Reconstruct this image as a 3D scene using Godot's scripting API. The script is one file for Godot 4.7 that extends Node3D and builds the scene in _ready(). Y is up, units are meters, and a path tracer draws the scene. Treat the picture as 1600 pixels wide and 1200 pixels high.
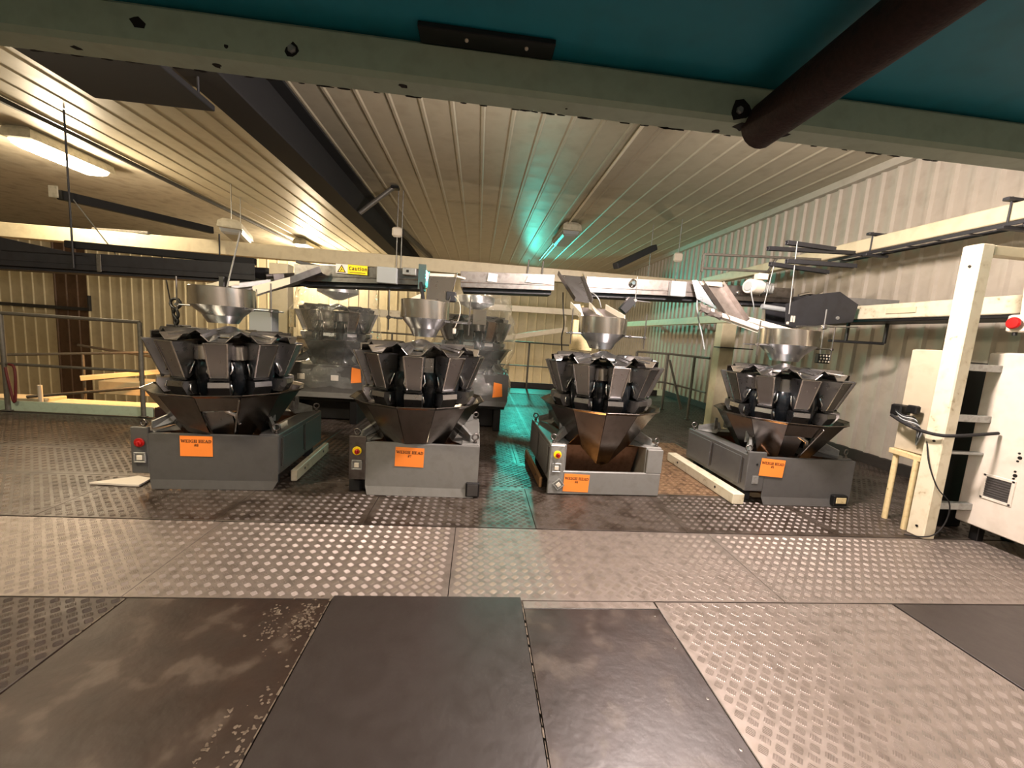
extends Node3D

# ------------------------------------------------------------------ helpers
var XF := Transform3D.IDENTITY        # current placing of the shapes being added
var M := {}                           # materials
var MESH := {}                        # shared meshes
var rng := RandomNumberGenerator.new()
var counts := {}

func stn() -> SurfaceTool:
	var s := SurfaceTool.new()
	s.begin(Mesh.PRIMITIVE_TRIANGLES)
	return s

# one flat polygon whose front looks away from ref
func face(s: SurfaceTool, pts: Array, ref: Vector3, sm := -1) -> void:
	var n := Vector3.ZERO
	var c := Vector3.ZERO
	var k := pts.size()
	for i in k:
		var a: Vector3 = pts[i]
		var b: Vector3 = pts[(i + 1) % k]
		n += a.cross(b)
		c += a
	c /= k
	var p := pts
	if n.dot(c - ref) > 0.0:          # counter-clockwise seen from outside: turn it
		p = pts.duplicate()
		p.reverse()
	for i in range(1, k - 1):
		for q in [p[0], p[i], p[i + 1]]:
			s.set_smooth_group(sm)
			s.add_vertex(XF * (q as Vector3))

func loft(s: SurfaceTool, rings: Array, sm := -1, caps := true, crisp := false) -> void:
	for r in rings.size() - 1:
		var a: Array = rings[r]
		var b: Array = rings[r + 1]
		var c := Vector3.ZERO
		for q in a: c += q
		for q in b: c += q
		c /= a.size() + b.size()
		var k := a.size()
		for i in k:
			var j := (i + 1) % k
			face(s, [a[i], a[j], b[j], b[i]], c, sm + r if crisp else sm)
	if caps:
		var mid := Vector3.ZERO
		for q in rings[0]: mid += q
		for q in rings[-1]: mid += q
		mid /= rings[0].size() + rings[-1].size()
		face(s, rings[0], mid)
		face(s, rings[-1], mid)

# box with chamfered edges
func box(s: SurfaceTool, c: Vector3, size: Vector3, bev := 0.004) -> void:
	var h := size / 2.0
	var b: float = min(bev, min(h.x, min(h.y, h.z)) * 0.6)
	var rings := []
	for lv in [[-h.y, b], [-h.y + b, 0.0], [h.y - b, 0.0], [h.y, b]]:
		var x: float = h.x - lv[1]
		var z: float = h.z - lv[1]
		var r := []
		for q in [[x - b, -z], [x, -z + b], [x, z - b], [x - b, z], [-x + b, z], [-x, z - b], [-x, -z + b], [-x + b, -z]]:
			r.append(c + Vector3(q[0], lv[0], q[1]))
		rings.append(r)
	loft(s, rings)

func frame_of(a: Vector3, b: Vector3, up := Vector3.UP) -> Transform3D:
	var d := (b - a).normalized()
	if absf(d.dot(up)) > 0.98: up = Vector3.BACK
	var x := up.cross(d).normalized()
	return Transform3D(Basis(x, d.cross(x), d), (a + b) / 2.0)

# bar of width w and height h from a to b
func bar(s: SurfaceTool, a: Vector3, b: Vector3, w: float, h: float, bev := 0.004, up := Vector3.UP) -> void:
	var keep := XF
	XF = XF * frame_of(a, b, up)
	box(s, Vector3.ZERO, Vector3(w, h, a.distance_to(b)), bev)
	XF = keep

func tube(s: SurfaceTool, path: Array, r: float, seg := 10) -> void:
	var rings := []
	var up := Vector3(0.13, 0.9, 0.31).normalized()
	for i in path.size():
		var d: Vector3 = (path[min(i + 1, path.size() - 1)] - path[max(i - 1, 0)]).normalized()
		if absf(d.dot(up)) > 0.97: up = Vector3(0.9, 0.1, 0.3).normalized()
		var x := up.cross(d).normalized()
		var y := d.cross(x)
		var ring := []
		for k in seg:
			var t := TAU * k / seg
			ring.append(path[i] + (x * cos(t) + y * sin(t)) * r)
		rings.append(ring)
	loft(s, rings, 1)

func smooth_path(pts: Array, n := 6) -> Array:
	var c := Curve3D.new()
	for i in pts.size():
		var t: Vector3 = (pts[min(i + 1, pts.size() - 1)] - pts[max(i - 1, 0)]) / 6.0
		c.add_point(pts[i], -t, t)
	var out := []
	for i in pts.size() - 1:
		for k in n: out.append(c.sample(i, float(k) / n))
	out.append(pts[-1])
	return out

# turned shape about the y axis; profile of [r, y]
func lathe(s: SurfaceTool, c: Vector3, prof: Array, seg := 24, sm := 1, caps := true) -> void:
	var rings := []
	for p in prof:
		var ring := []
		for k in seg:
			var t := TAU * k / seg
			ring.append(c + Vector3(sin(t) * p[0], p[1], cos(t) * p[0]))
		rings.append(ring)
	loft(s, rings, sm, caps, sm == 1)

# sheet of metal: convex polygon with thickness
func plate(s: SurfaceTool, pts: Array, th := 0.003, sm := -1) -> void:
	var n := Vector3.ZERO
	for i in pts.size(): n += (pts[i] as Vector3).cross(pts[(i + 1) % pts.size()])
	n = n.normalized() * th / 2.0
	var a := []
	var b := []
	for p in pts:
		a.append(p + n)
		b.append(p - n)
	loft(s, [a, b], sm)

func ring_torus(s: SurfaceTool, c: Vector3, rad: float, r: float, basis: Basis, seg := 14) -> void:
	var path := []
	for k in seg + 1:
		var t := TAU * k / seg
		path.append(c + basis * Vector3(cos(t) * rad, sin(t) * rad, 0))
	tube(s, path, r, 6)

func mesh(s: SurfaceTool) -> ArrayMesh:
	s.generate_normals()
	return s.commit()

func put(called: String, m: Mesh, mat: Material, parent: Node = self) -> MeshInstance3D:
	var o := MeshInstance3D.new()
	o.mesh = m
	o.material_override = mat
	if parent == self:
		o.name = numbered(called)
		add_child(o)
	else:
		o.name = called
		parent.add_child(o, true)
	return o

func obj(called: String, s: SurfaceTool, mat: Material, parent: Node = self) -> MeshInstance3D:
	return put(called, mesh(s), mat, parent)

func numbered(n: String) -> String:
	var k: int = counts.get(n, 0)
	counts[n] = k + 1
	return n if k == 0 else "%s_%03d" % [n, k]

func tag(o: Node, label: String, category: String, group := "") -> Node:
	o.set_meta("label", label)
	o.set_meta("category", category)
	if group: o.set_meta("group", group)
	return o

func thing(called: String, label: String, category: String, at := Vector3.ZERO, turn := 0.0, group := "") -> Node3D:
	var o := Node3D.new()
	o.name = numbered(called)
	add_child(o)
	o.position = at
	o.rotation.y = turn
	tag(o, label, category, group)
	return o

func struct(called: String, s: SurfaceTool, mat: Material) -> MeshInstance3D:
	var o := MeshInstance3D.new()
	o.mesh = mesh(s)
	o.material_override = mat
	o.name = called
	add_child(o)
	o.set_meta("kind", "structure")
	return o

func noise_tex(seed_: int, freq: float, stops: Array, normal := false, type := FastNoiseLite.TYPE_SIMPLEX_SMOOTH, oct := 4, bump := 4.0) -> NoiseTexture2D:
	var n := FastNoiseLite.new()
	n.seed = seed_
	n.noise_type = type
	n.frequency = freq
	n.fractal_octaves = oct
	var t := NoiseTexture2D.new()
	t.width = 512
	t.height = 512
	t.seamless = true
	t.noise = n
	if normal:
		t.as_normal_map = true
		t.bump_strength = bump
	elif stops.size():
		var g := Gradient.new()
		g.offsets = PackedFloat32Array(stops.map(func(q): return q[0]))
		g.colors = PackedColorArray(stops.map(func(q): return q[1]))
		t.color_ramp = g
	return t

func mat(called: String, col: Color, rough := 0.5, metal := 0.0, tex: Texture2D = null, scale := 1.0, rtex: Texture2D = null, ntex: Texture2D = null, nscale := 0.3) -> StandardMaterial3D:
	var m := StandardMaterial3D.new()
	m.resource_name = called
	m.albedo_color = col
	m.roughness = rough
	m.metallic = metal
	m.uv1_triplanar = true
	m.uv1_world_triplanar = true
	m.uv1_scale = Vector3.ONE * scale
	if tex: m.albedo_texture = tex
	if rtex: m.roughness_texture = rtex
	if ntex:
		m.normal_enabled = true
		m.normal_texture = ntex
		m.normal_scale = nscale
	M[called] = m
	return m

func V(x: float, y: float, z: float) -> Vector3: return Vector3(x, y, z)

func text(called: String, words: String, height: float, mat_: Material, parent: Node, at: Vector3, slant := false, basis := Basis.IDENTITY) -> void:
	var f := SystemFont.new()
	f.font_names = PackedStringArray(["Droid Serif" if slant else "Droid Sans"])
	f.font_weight = 700
	f.font_italic = slant
	var t := TextMesh.new()
	t.text = words
	t.font = f
	t.font_size = 32
	t.pixel_size = height / 23.0
	t.depth = 0.0012
	t.curve_step = 1.5
	var o := MeshInstance3D.new()
	o.mesh = t
	o.material_override = mat_
	o.name = called
	parent.add_child(o, true)
	o.transform = Transform3D(basis, at)

func lamp_light(at: Vector3, color: Color, energy: float, parent: Node) -> void:
	# a tube fitting throws light down and sideways: a soft round source just below its glowing face
	var l := OmniLight3D.new()
	l.name = "lamp_light"
	l.light_size = 0.16
	l.light_color = color
	l.light_energy = energy
	l.omni_range = 40.0
	l.omni_attenuation = 2.0
	l.shadow_enabled = true
	parent.add_child(l)
	l.position = at

# ------------------------------------------------------------------ scene
func _ready() -> void:
	rng.seed = 20240611
	var cam := Camera3D.new()
	cam.name = "camera"
	add_child(cam)
	cam.position = V(0, 1.4, 0)
	cam.rotation_order = EULER_ORDER_YXZ
	cam.rotation = V(-0.12199012, -0.09299719, 0.06994943)
	cam.keep_aspect = Camera3D.KEEP_HEIGHT
	cam.fov = 87.8127
	cam.near = 0.02
	cam.current = true
	var we := WorldEnvironment.new()
	we.name = "surroundings"
	var env := Environment.new()
	env.background_mode = Environment.BG_COLOR
	env.background_color = Color(0, 0, 0)
	env.tonemap_mode = Environment.TONE_MAPPER_LINEAR
	env.tonemap_exposure = 1.0
	env.sdfgi_enabled = true
	env.ssao_enabled = true
	env.ssil_enabled = true
	we.environment = env
	add_child(we)
	materials()
	lamps()
	room()
	floors()
	weighers()
	conveyors()
	service_beams()
	overhead()
	right_side()
	rails()
	lower_level()
	var names := {"multihead_weigher": "multihead weighers on the gallery", "feed_hopper": "feed hoppers above the front weighers", "feed_conveyor": "vibrating feed conveyors above the weighers", "transfer_chute": "chutes down to the feed hoppers", "hanger_rod": "hanger rods below the ceiling", "ceiling_light": "ceiling lights", "floodlight": "floodlights of the level below", "service_beam": "cream service beams", "strut_channel": "strut channels", "pillar": "cream pillars", "handrail": "handrails of the gallery", "plinth": "black plinths", "steel_beam": "beams on the level below", "conduit": "ceiling conduits", "paper_scrap": "paper scraps on the conveyor", "beam_clamp": "clamps on the upper right beam", "beam_bracket": "brackets on the cross beam", "hanging_cable": "cables hanging by the chutes", "rod_box": "white boxes on the hanger rods", "trunking": "dark trunkings at left", "service_ledge": "ledges along the right wall"}
	for c in get_children():
		for n in names:
			if c.has_meta("label") and not c.has_meta("group") and String(c.name).begins_with(n): c.set_meta("group", names[n])

const WARM := Color(1.0, 0.91, 0.77)
const PINK := Color(1.0, 0.92, 0.89)
const CYAN := Color(0.26, 1.0, 0.90)

func materials() -> void:
	var W := Color(1, 1, 1)
	var mottle := noise_tex(3, 0.012, [[0.0, Color(0.80, 0.79, 0.77)], [0.55, W], [1.0, Color(0.93, 0.92, 0.9)]])
	var steel_r := noise_tex(5, 0.02, [[0.0, Color(0.75, 0.75, 0.75)], [0.5, Color(0.9, 0.9, 0.9)], [1.0, W]])
	var dirt := noise_tex(9, 0.02, [[0.0, Color(0.45, 0.40, 0.34)], [0.12, Color(0.78, 0.74, 0.68)], [0.22, Color(0.95, 0.94, 0.92)], [0.5, W], [1.0, W]])
	var plate_t := noise_tex(17, 0.010, [[0.0, Color(0.36, 0.32, 0.29)], [0.48, Color(0.42, 0.36, 0.32)], [0.60, Color(0.45, 0.39, 0.35)], [0.68, Color(0.56, 0.53, 0.49)], [0.80, Color(0.66, 0.65, 0.62)], [1.0, Color(0.6, 0.55, 0.47)]], false, FastNoiseLite.TYPE_SIMPLEX_SMOOTH, 6)
	var faint := noise_tex(7, 0.012, [[0.0, Color(0.93, 0.92, 0.91)], [0.5, W], [1.0, Color(0.97, 0.965, 0.96)]])
	var grime := noise_tex(23, 0.015, [[0.0, Color(0.45, 0.38, 0.32)], [0.35, Color(0.78, 0.74, 0.68)], [0.55, W], [1.0, Color(0.88, 0.84, 0.78)]], false, FastNoiseLite.TYPE_SIMPLEX_SMOOTH, 6)
	var fine_n := noise_tex(31, 0.05, [], true)
	var wavy_n := noise_tex(37, 0.01, [], true, FastNoiseLite.TYPE_SIMPLEX_SMOOTH, 2, 6.0)
	var film_n := noise_tex(41, 0.018, [], true, FastNoiseLite.TYPE_CELLULAR, 3, 10.0)
	var chips := noise_tex(43, 0.02, [[0.0, Color(0.07, 0.05, 0.03)], [0.17, Color(0.1, 0.07, 0.05)], [0.2, W], [1.0, W]], false, FastNoiseLite.TYPE_SIMPLEX_SMOOTH, 5)
	var rust_t := noise_tex(47, 0.02, [[0.0, Color(0.4, 0.3, 0.3)], [0.5, W], [1.0, Color(0.7, 0.55, 0.5)]], false, FastNoiseLite.TYPE_SIMPLEX_SMOOTH, 5)

	mat("ceiling_sheet", Color(0.66, 0.63, 0.55), 0.5, 0.0, faint, 0.35, null, wavy_n, 0.10)
	mat("ceiling_flat", Color(0.66, 0.63, 0.57), 0.6, 0.0, mottle, 0.3)
	mat("wall_sheet", Color(0.68, 0.655, 0.60), 0.5, 0.0, faint, 0.5)
	mat("wall_back_sheet", Color(0.78, 0.74, 0.62), 0.55, 0.0, faint, 0.3)
	mat("wall_brown", Color(0.36, 0.27, 0.20), 0.6, 0.0, mottle, 0.4)
	mat("skirting", Color(0.16, 0.14, 0.13), 0.6, 0.0, mottle, 1.0)
	mat("cream", Color(0.82, 0.79, 0.69), 0.45, 0.0, dirt, 0.8)
	mat("cream_clean", Color(0.80, 0.76, 0.64), 0.45, 0.0, faint, 0.6)
	mat("dark_steel", Color(0.16, 0.165, 0.18), 0.55, 0.0, mottle, 0.8)
	mat("girder", Color(0.075, 0.08, 0.088), 0.8)
	mat("black", Color(0.035, 0.035, 0.037), 0.45)
	mat("black_rubber", Color(0.05, 0.048, 0.046), 0.8)
	mat("grey_paint", Color(0.46, 0.46, 0.445), 0.42, 0.0, faint, 1.2)
	mat("dark_grey_paint", Color(0.31, 0.31, 0.305), 0.38, 0.0, faint, 1.2)
	mat("stainless", Color(0.64, 0.64, 0.645), 0.33, 1.0, null, 1.5, steel_r)
	mat("stainless_bright", Color(0.76, 0.75, 0.74), 0.22, 1.0, null, 1.5, steel_r)
	mat("stainless_dull", Color(0.50, 0.485, 0.475), 0.42, 1.0, mottle, 1.5, steel_r)
	mat("bowl_steel", Color(0.52, 0.50, 0.485), 0.27, 1.0, mottle, 2.0, steel_r, fine_n, 0.05)
	mat("galvanised", Color(0.62, 0.63, 0.62), 0.45, 0.6, mottle, 2.0)
	mat("belt_pan", Color(0.66, 0.63, 0.61), 0.38, 0.85, mottle, 1.5)
	mat("drive", Color(0.07, 0.085, 0.10), 0.25, 0.2)
	mat("core", Color(0.16, 0.16, 0.165), 0.35, 0.7)
	mat("white_plastic", Color(0.84, 0.81, 0.74), 0.4)
	mat("grey_plastic", Color(0.58, 0.60, 0.60), 0.4)
	mat("orange_paper", Color(0.96, 0.54, 0.20), 0.7)
	mat("yellow", Color(0.95, 0.82, 0.05), 0.5)
	mat("red", Color(0.62, 0.05, 0.04), 0.4)
	mat("dark_red", Color(0.32, 0.05, 0.05), 0.6)
	mat("ink", Color(0.12, 0.05, 0.02), 0.7)
	mat("tread_new", Color(0.52, 0.485, 0.455), 0.50, 0.55, mottle, 1.2, steel_r)
	mat("tread_old", Color(0.30, 0.272, 0.25), 0.47, 0.30, grime, 0.55, steel_r)
	mat("tread_dirty", Color(0.44, 0.35, 0.25), 0.7, 0.1, grime, 1.2)
	mat("deck_plate", Color(0.40, 0.355, 0.325), 0.46, 0.0, plate_t, 0.7, steel_r, fine_n, 0.06)
	mat("deck_plate_clean", Color(0.165, 0.145, 0.135), 0.46, 0.0, faint, 0.9, steel_r, fine_n, 0.06)
	mat("worn_edge", Color(0.40, 0.36, 0.31), 0.65, 0.2, mottle, 6.0)
	mat("slab", Color(0.10, 0.09, 0.08), 0.8)
	mat("teal", Color(0.0, 0.50, 0.58), 0.55, 0.0, faint, 0.8)
	mat("sage", Color(0.64, 0.71, 0.63), 0.5, 0.0, faint, 1.6)
	mat("rust", Color(0.17, 0.075, 0.05), 0.8, 0.0, rust_t, 3.0, null, fine_n, 0.4)
	mat("chip", Color(0.05, 0.04, 0.03), 0.9)
	mat("cabinet", Color(0.80, 0.77, 0.72), 0.42, 0.0, faint, 0.7)
	mat("cabinet_beige", Color(0.70, 0.66, 0.57), 0.45, 0.0, faint, 0.7)
	mat("old_cream", Color(0.80, 0.73, 0.55), 0.5, 0.0, dirt, 2.5)
	mat("mesh_grey", Color(0.22, 0.21, 0.20), 0.7)
	mat("rail", Color(0.40, 0.39, 0.36), 0.45, 0.3, mottle, 2.0)
	mat("wood", Color(0.62, 0.47, 0.30), 0.8, 0.0, dirt, 3.0)
	mat("lamp_body", Color(0.72, 0.70, 0.62), 0.5, 0.0, mottle, 1.0)
	mat("copper_guard", Color(0.55, 0.42, 0.33), 0.35, 0.9, mottle, 2.0)
	mat("paper", Color(0.85, 0.82, 0.78), 0.7)
	mat("concrete", Color(0.40, 0.37, 0.33), 0.8, 0.0, dirt, 0.3)
	var f := mat("film", Color(0.86, 0.88, 0.86, 0.085), 0.08, 0.0, null, 1.6, null, film_n, 1.2)
	f.transparency = BaseMaterial3D.TRANSPARENCY_ALPHA
	f.cull_mode = BaseMaterial3D.CULL_DISABLED
	f.metallic_specular = 0.7
	for g in [["glow_warm", WARM, 9.0], ["glow_pink", PINK, 9.0], ["glow_cyan", CYAN, 8.0], ["glow_low", Color(1.0, 0.68, 0.38), 3.0]]:
		var m := mat(g[0], Color(0.9, 0.9, 0.9), 0.5)
		m.emission_enabled = true
		m.emission = g[1]
		m.emission_energy_multiplier = g[2]

# ------------------------------------------------------------------ lamps
func lamp(label: String, at: Vector3, glow: String, color: Color, energy: float, turn := 0.0) -> void:
	var o := thing("ceiling_light", label, "light", at, turn)
	var s := stn()
	# housing with sloping flanks
	var rings := []
	for lv in [[0.0, 0.12, 0.66], [-0.06, 0.20, 0.70], [-0.17, 0.215, 0.72], [-0.185, 0.21, 0.715]]:
		var r := []
		for q in [[1, -1], [1, 1], [-1, 1], [-1, -1]]:
			r.append(V(q[0] * lv[1], lv[0], q[1] * lv[2]))
		rings.append(r)
	loft(s, rings)
	obj("housing", s, M["lamp_body"], o)
	s = stn()
	rings = []
	for lv in [[-0.186, 0.20, 0.64], [-0.25, 0.18, 0.61], [-0.285, 0.13, 0.56]]:
		var r := []
		for q in [[1, -0.9], [1, 0.9], [0.9, 1], [-0.9, 1], [-1, 0.9], [-1, -0.9], [-0.9, -1], [0.9, -1]]:
			r.append(V(q[0] * lv[1], lv[0], q[1] * lv[2]))
		rings.append(r)
	loft(s, rings)
	obj("diffuser", s, M[glow] if glow else M["grey_plastic"], o)
	if at.y < 3.9:
		for z in [-0.5, 0.5]:
			s = stn()
			tube(s, [V(0, -0.02, z), V(0, 4.06 - at.y, z)], 0.008, 8)
			obj("stem", s, M["galvanised"], o)
	if glow:
		lamp_light(V(0, -0.45, 0), color, energy, o)

func lamps() -> void:
	lamp("lit ceiling light with glaring white diffuser at upper left", V(-7.1, 4.03, -7.75), "glow_warm", WARM, 10.0)
	lamp("unlit grey light hung on two rods near the end of the dark left conduit", V(-5.35, 3.33, -9.5), "", WARM, 0.0, 0.35)
	lamp("unlit cream ceiling light under the pale conduit in the middle", V(1.98, 4.03, -9.95), "", WARM, 0.0)
	lamp("lit ceiling light above the weigher row, out of view over the overhead beam", V(1.75, 3.40, -2.55), "glow_pink", PINK, 20.0)
	lamp("lit ceiling light on the left of the girder, out of view overhead", V(-3.4, 3.40, -1.9), "glow_warm", WARM, 9.0)
	lamp("lit ceiling light behind the photographer on the right", V(1.75, 3.40, 1.6), "glow_pink", PINK, 11.0)
	lamp("warm ceiling light at the back, hidden behind the cream cross beam on the left", V(-5.9, 4.03, -14.6), "glow_warm", WARM, 18.0)
	# blue-green floodlight on the back wall, aimed over the gallery towards the right wall
	var fo := thing("wall_floodlight", "blue-green floodlight on the back wall, hidden behind the cream cross beam", "light", V(1.75, 3.45, -15.6))
	var aim := Basis.looking_at(V(0.27, -0.27, 1.0))
	var fs := stn()
	XF = Transform3D(aim, Vector3.ZERO)
	box(fs, V(0, 0, 0.05), V(0.50, 0.34, 0.12), 0.02)
	obj("housing", fs, M["dark_steel"], fo)
	fs = stn()
	box(fs, V(0, 0, -0.018), V(0.44, 0.28, 0.012), 0.004)
	obj("lamp_glass", fs, M["glow_cyan"], fo)
	XF = Transform3D.IDENTITY
	fs = stn()
	bar(fs, V(0, 0.05, -0.10), V(0, 0.10, -0.46), 0.08, 0.08)
	obj("wall_arm", fs, M["dark_steel"], fo)
	var sp := SpotLight3D.new()
	sp.name = "flood_light"
	sp.light_color = CYAN
	sp.light_energy = 18.0
	sp.light_size = 0.15
	sp.spot_range = 40.0
	sp.spot_attenuation = 2.0
	sp.spot_angle = 35.0
	sp.spot_angle_attenuation = 0.5
	sp.shadow_enabled = true
	fo.add_child(sp)
	sp.transform = Transform3D(aim, aim * V(0, 0, -0.08))

# ------------------------------------------------------------------ room
func room() -> void:
	# walls have thickness and close the hall
	var s := stn()
	box(s, V(5.55, 0.3, -6.5), V(0.3, 8.0, 22.0))
	var wr := struct("wall_right", s, M["wall_sheet"])
	s = stn()
	box(s, V(-6.5, 0.3, -16.25), V(25.0, 8.0, 0.3))
	var wb := struct("wall_back", s, M["wall_back_sheet"])
	s = stn()
	box(s, V(-18.15, 0.3, -6.5), V(0.3, 8.0, 22.0))
	struct("wall_left", s, M["wall_back_sheet"])
	s = stn()
	box(s, V(-6.5, 0.3, 4.35), V(25.0, 8.0, 0.3))
	struct("wall_front", s, M["wall_sheet"])
	s = stn()
	box(s, V(-6.5, 4.22, -6.0), V(25.0, 0.3, 22.0))
	var ce := struct("ceiling", s, M["ceiling_flat"])
	# ceiling sheets: one rib each, lapped side by side
	s = stn()
	var pw := 0.3667
	loft_x(s, [[0.0, 0.022], [0.0, 0.0], [0.018, -0.013], [0.048, -0.013], [0.066, 0.0], [pw - 0.002, 0.0], [pw - 0.002, 0.022]], -16.0, 4.0)
	var pm := mesh(s)
	for i in 33:
		var o := put("ceiling_panel", pm, M["ceiling_sheet"], ce)
		o.position = V(5.33 - 0.02 - pw * (i + 1) + 0.06, 4.05, 0)
	# right wall sheets, ribs every 220 mm
	s = stn()
	ribbed(s, 0.22, 3.9)
	var wm := mesh(s)
	for i in 86:
		var o := put("wall_panel", wm, M["wall_sheet"], wr)
		o.transform = Transform3D(Basis(V(0, 0, 1), V(0, 1, 0), V(-1, 0, 0)), V(5.395, 0.14, 3.0 - 0.22 * i))
	s = stn()
	bar(s, V(5.34, 4.0, 4.0), V(5.34, 4.0, -16.0), 0.10, 0.11)
	struct("trim_1", s, M["wall_sheet"])
	s = stn()
	box(s, V(5.37, 0.07, -3.5), V(0.06, 0.14, 14.6))
	struct("baseboard_right", s, M["skirting"])
	# back wall sheets
	s = stn()
	ribbed(s, 0.3667, 7.4)
	var bm := mesh(s)
	for i in 64:
		var x := 5.2 - 0.3667 * i
		var brown := i >= 54 and i <= 56
		var o := put("wall_panel", bm, M["wall_brown"] if brown else M["wall_back_sheet"], wb)
		o.transform = Transform3D(Basis.IDENTITY, V(x, -3.3, -16.095))
	s = stn()
	bar(s, V(-17.0, 1.25, -15.9), V(-14.05, 1.25, -15.9), 0.06, 0.12)
	bar(s, V(-14.02, 1.2, -15.9), V(-14.02, 1.75, -15.9), 0.06, 0.10)
	tag(obj("service_pipe", s, M["dark_steel"]), "dark bent service pipe on the back wall left of the brown panels", "pipe")

# a profile (x, y) swept along z between z0 and z1
func loft_x(s: SurfaceTool, prof: Array, z0: float, z1: float) -> void:
	for i in prof.size() - 1:
		var a: Array = prof[i]
		var b: Array = prof[i + 1]
		var n := Vector2(b[1] - a[1], -(b[0] - a[0]))
		var mid := V((a[0] + b[0]) / 2, (a[1] + b[1]) / 2, (z0 + z1) / 2)
		face(s, [V(a[0], a[1], z0), V(b[0], b[1], z0), V(b[0], b[1], z1), V(a[0], a[1], z1)], mid + V(n.x, n.y, 0))

# one upright sheet of width w with a rib on its left edge, front to +z, height h
func ribbed(s: SurfaceTool, w: float, h: float) -> void:
	var prof := [[0.0, 0.0], [0.02, 0.034], [0.05, 0.034], [0.07, 0.0], [w - 0.002, 0.0], [w - 0.002, -0.02], [0.0, -0.02]]
	var a := []
	var b := []
	for i in prof.size():
		var p: Array = prof[i]
		var q: Array = prof[(i + 1) % prof.size()]
		var mid := V((p[0] + q[0]) / 2, h / 2, (p[1] + q[1]) / 2)
		var n := Vector2(-(q[1] - p[1]), q[0] - p[0])
		face(s, [V(p[0], 0, p[1]), V(q[0], 0, q[1]), V(q[0], h, q[1]), V(p[0], h, p[1])], mid - V(n.x, 0, n.y))

# ------------------------------------------------------------------ floors
func lug_mesh() -> ArrayMesh:
	if MESH.has("lug"): return MESH["lug"]
	var s := stn()
	for i in 5:
		var c := (i - 2) * 0.0074
		var L := 0.0165 if absi(i - 2) < 2 else 0.0145
		var p := [V(-L, 0, c - 0.0027), V(L, 0, c - 0.0027), V(L, 0, c + 0.0027), V(-L, 0, c + 0.0027)]
		var q := [V(-L + 0.005, 0.0019, c - 0.0008), V(L - 0.005, 0.0019, c - 0.0008), V(L - 0.005, 0.0019, c + 0.0008), V(-L + 0.005, 0.0019, c + 0.0008)]
		for k in 4:
			face(s, [p[k], p[(k + 1) % 4], q[(k + 1) % 4], q[k]], V(0, -0.02, c))
		face(s, q, V(0, -1, c))
	MESH["lug"] = mesh(s)
	return MESH["lug"]

func floor_plate(fl: Node, x0: float, x1: float, z0: float, z1: float, m: String, lugs: bool, top := 0.0, th := 0.012, lug_from := -99.0) -> MeshInstance3D:
	var s := stn()
	var g := 0.002
	box(s, V((x0 + x1) / 2, top - th / 2, (z0 + z1) / 2), V(x1 - x0 - 2 * g, th, z1 - z0 - 2 * g), 0.0015)
	var o := obj("floor_plate", s, M[m], fl)
	if lugs:
		var pos := []
		var P := 0.0664
		var i0 := int(ceil((x0 + 0.022) / P * 2))
		var i1 := int(floor((x1 - 0.022) / P * 2))
		var j0 := int(ceil((max(z0, lug_from) + 0.022) / P * 2))
		var j1 := int(floor((z1 - 0.022) / P * 2))
		for i in range(i0, i1 + 1):
			for j in range(j0, j1 + 1):
				if (i + j) % 2 != 0: continue
				pos.append([i * P / 2, j * P / 2, 1 if i % 2 == 0 else -1])
		var mm := MultiMesh.new()
		mm.transform_format = MultiMesh.TRANSFORM_3D
		mm.mesh = lug_mesh()
		mm.instance_count = pos.size()
		for k in pos.size():
			mm.set_instance_transform(k, Transform3D(Basis(Vector3.UP, pos[k][2] * PI / 4), V(pos[k][0], top - 0.0001, pos[k][1])))
		var mi := MultiMeshInstance3D.new()
		mi.name = "tread_lugs"
		mi.multimesh = mm
		mi.material_override = M[m]
		mi.set_meta("kind", "stuff")
		o.add_child(mi, true)
	return o

const HOLES := [[-2.42, -1.84], [-0.76, -0.18], [0.92, 1.50], [2.75, 3.33]]

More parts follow.
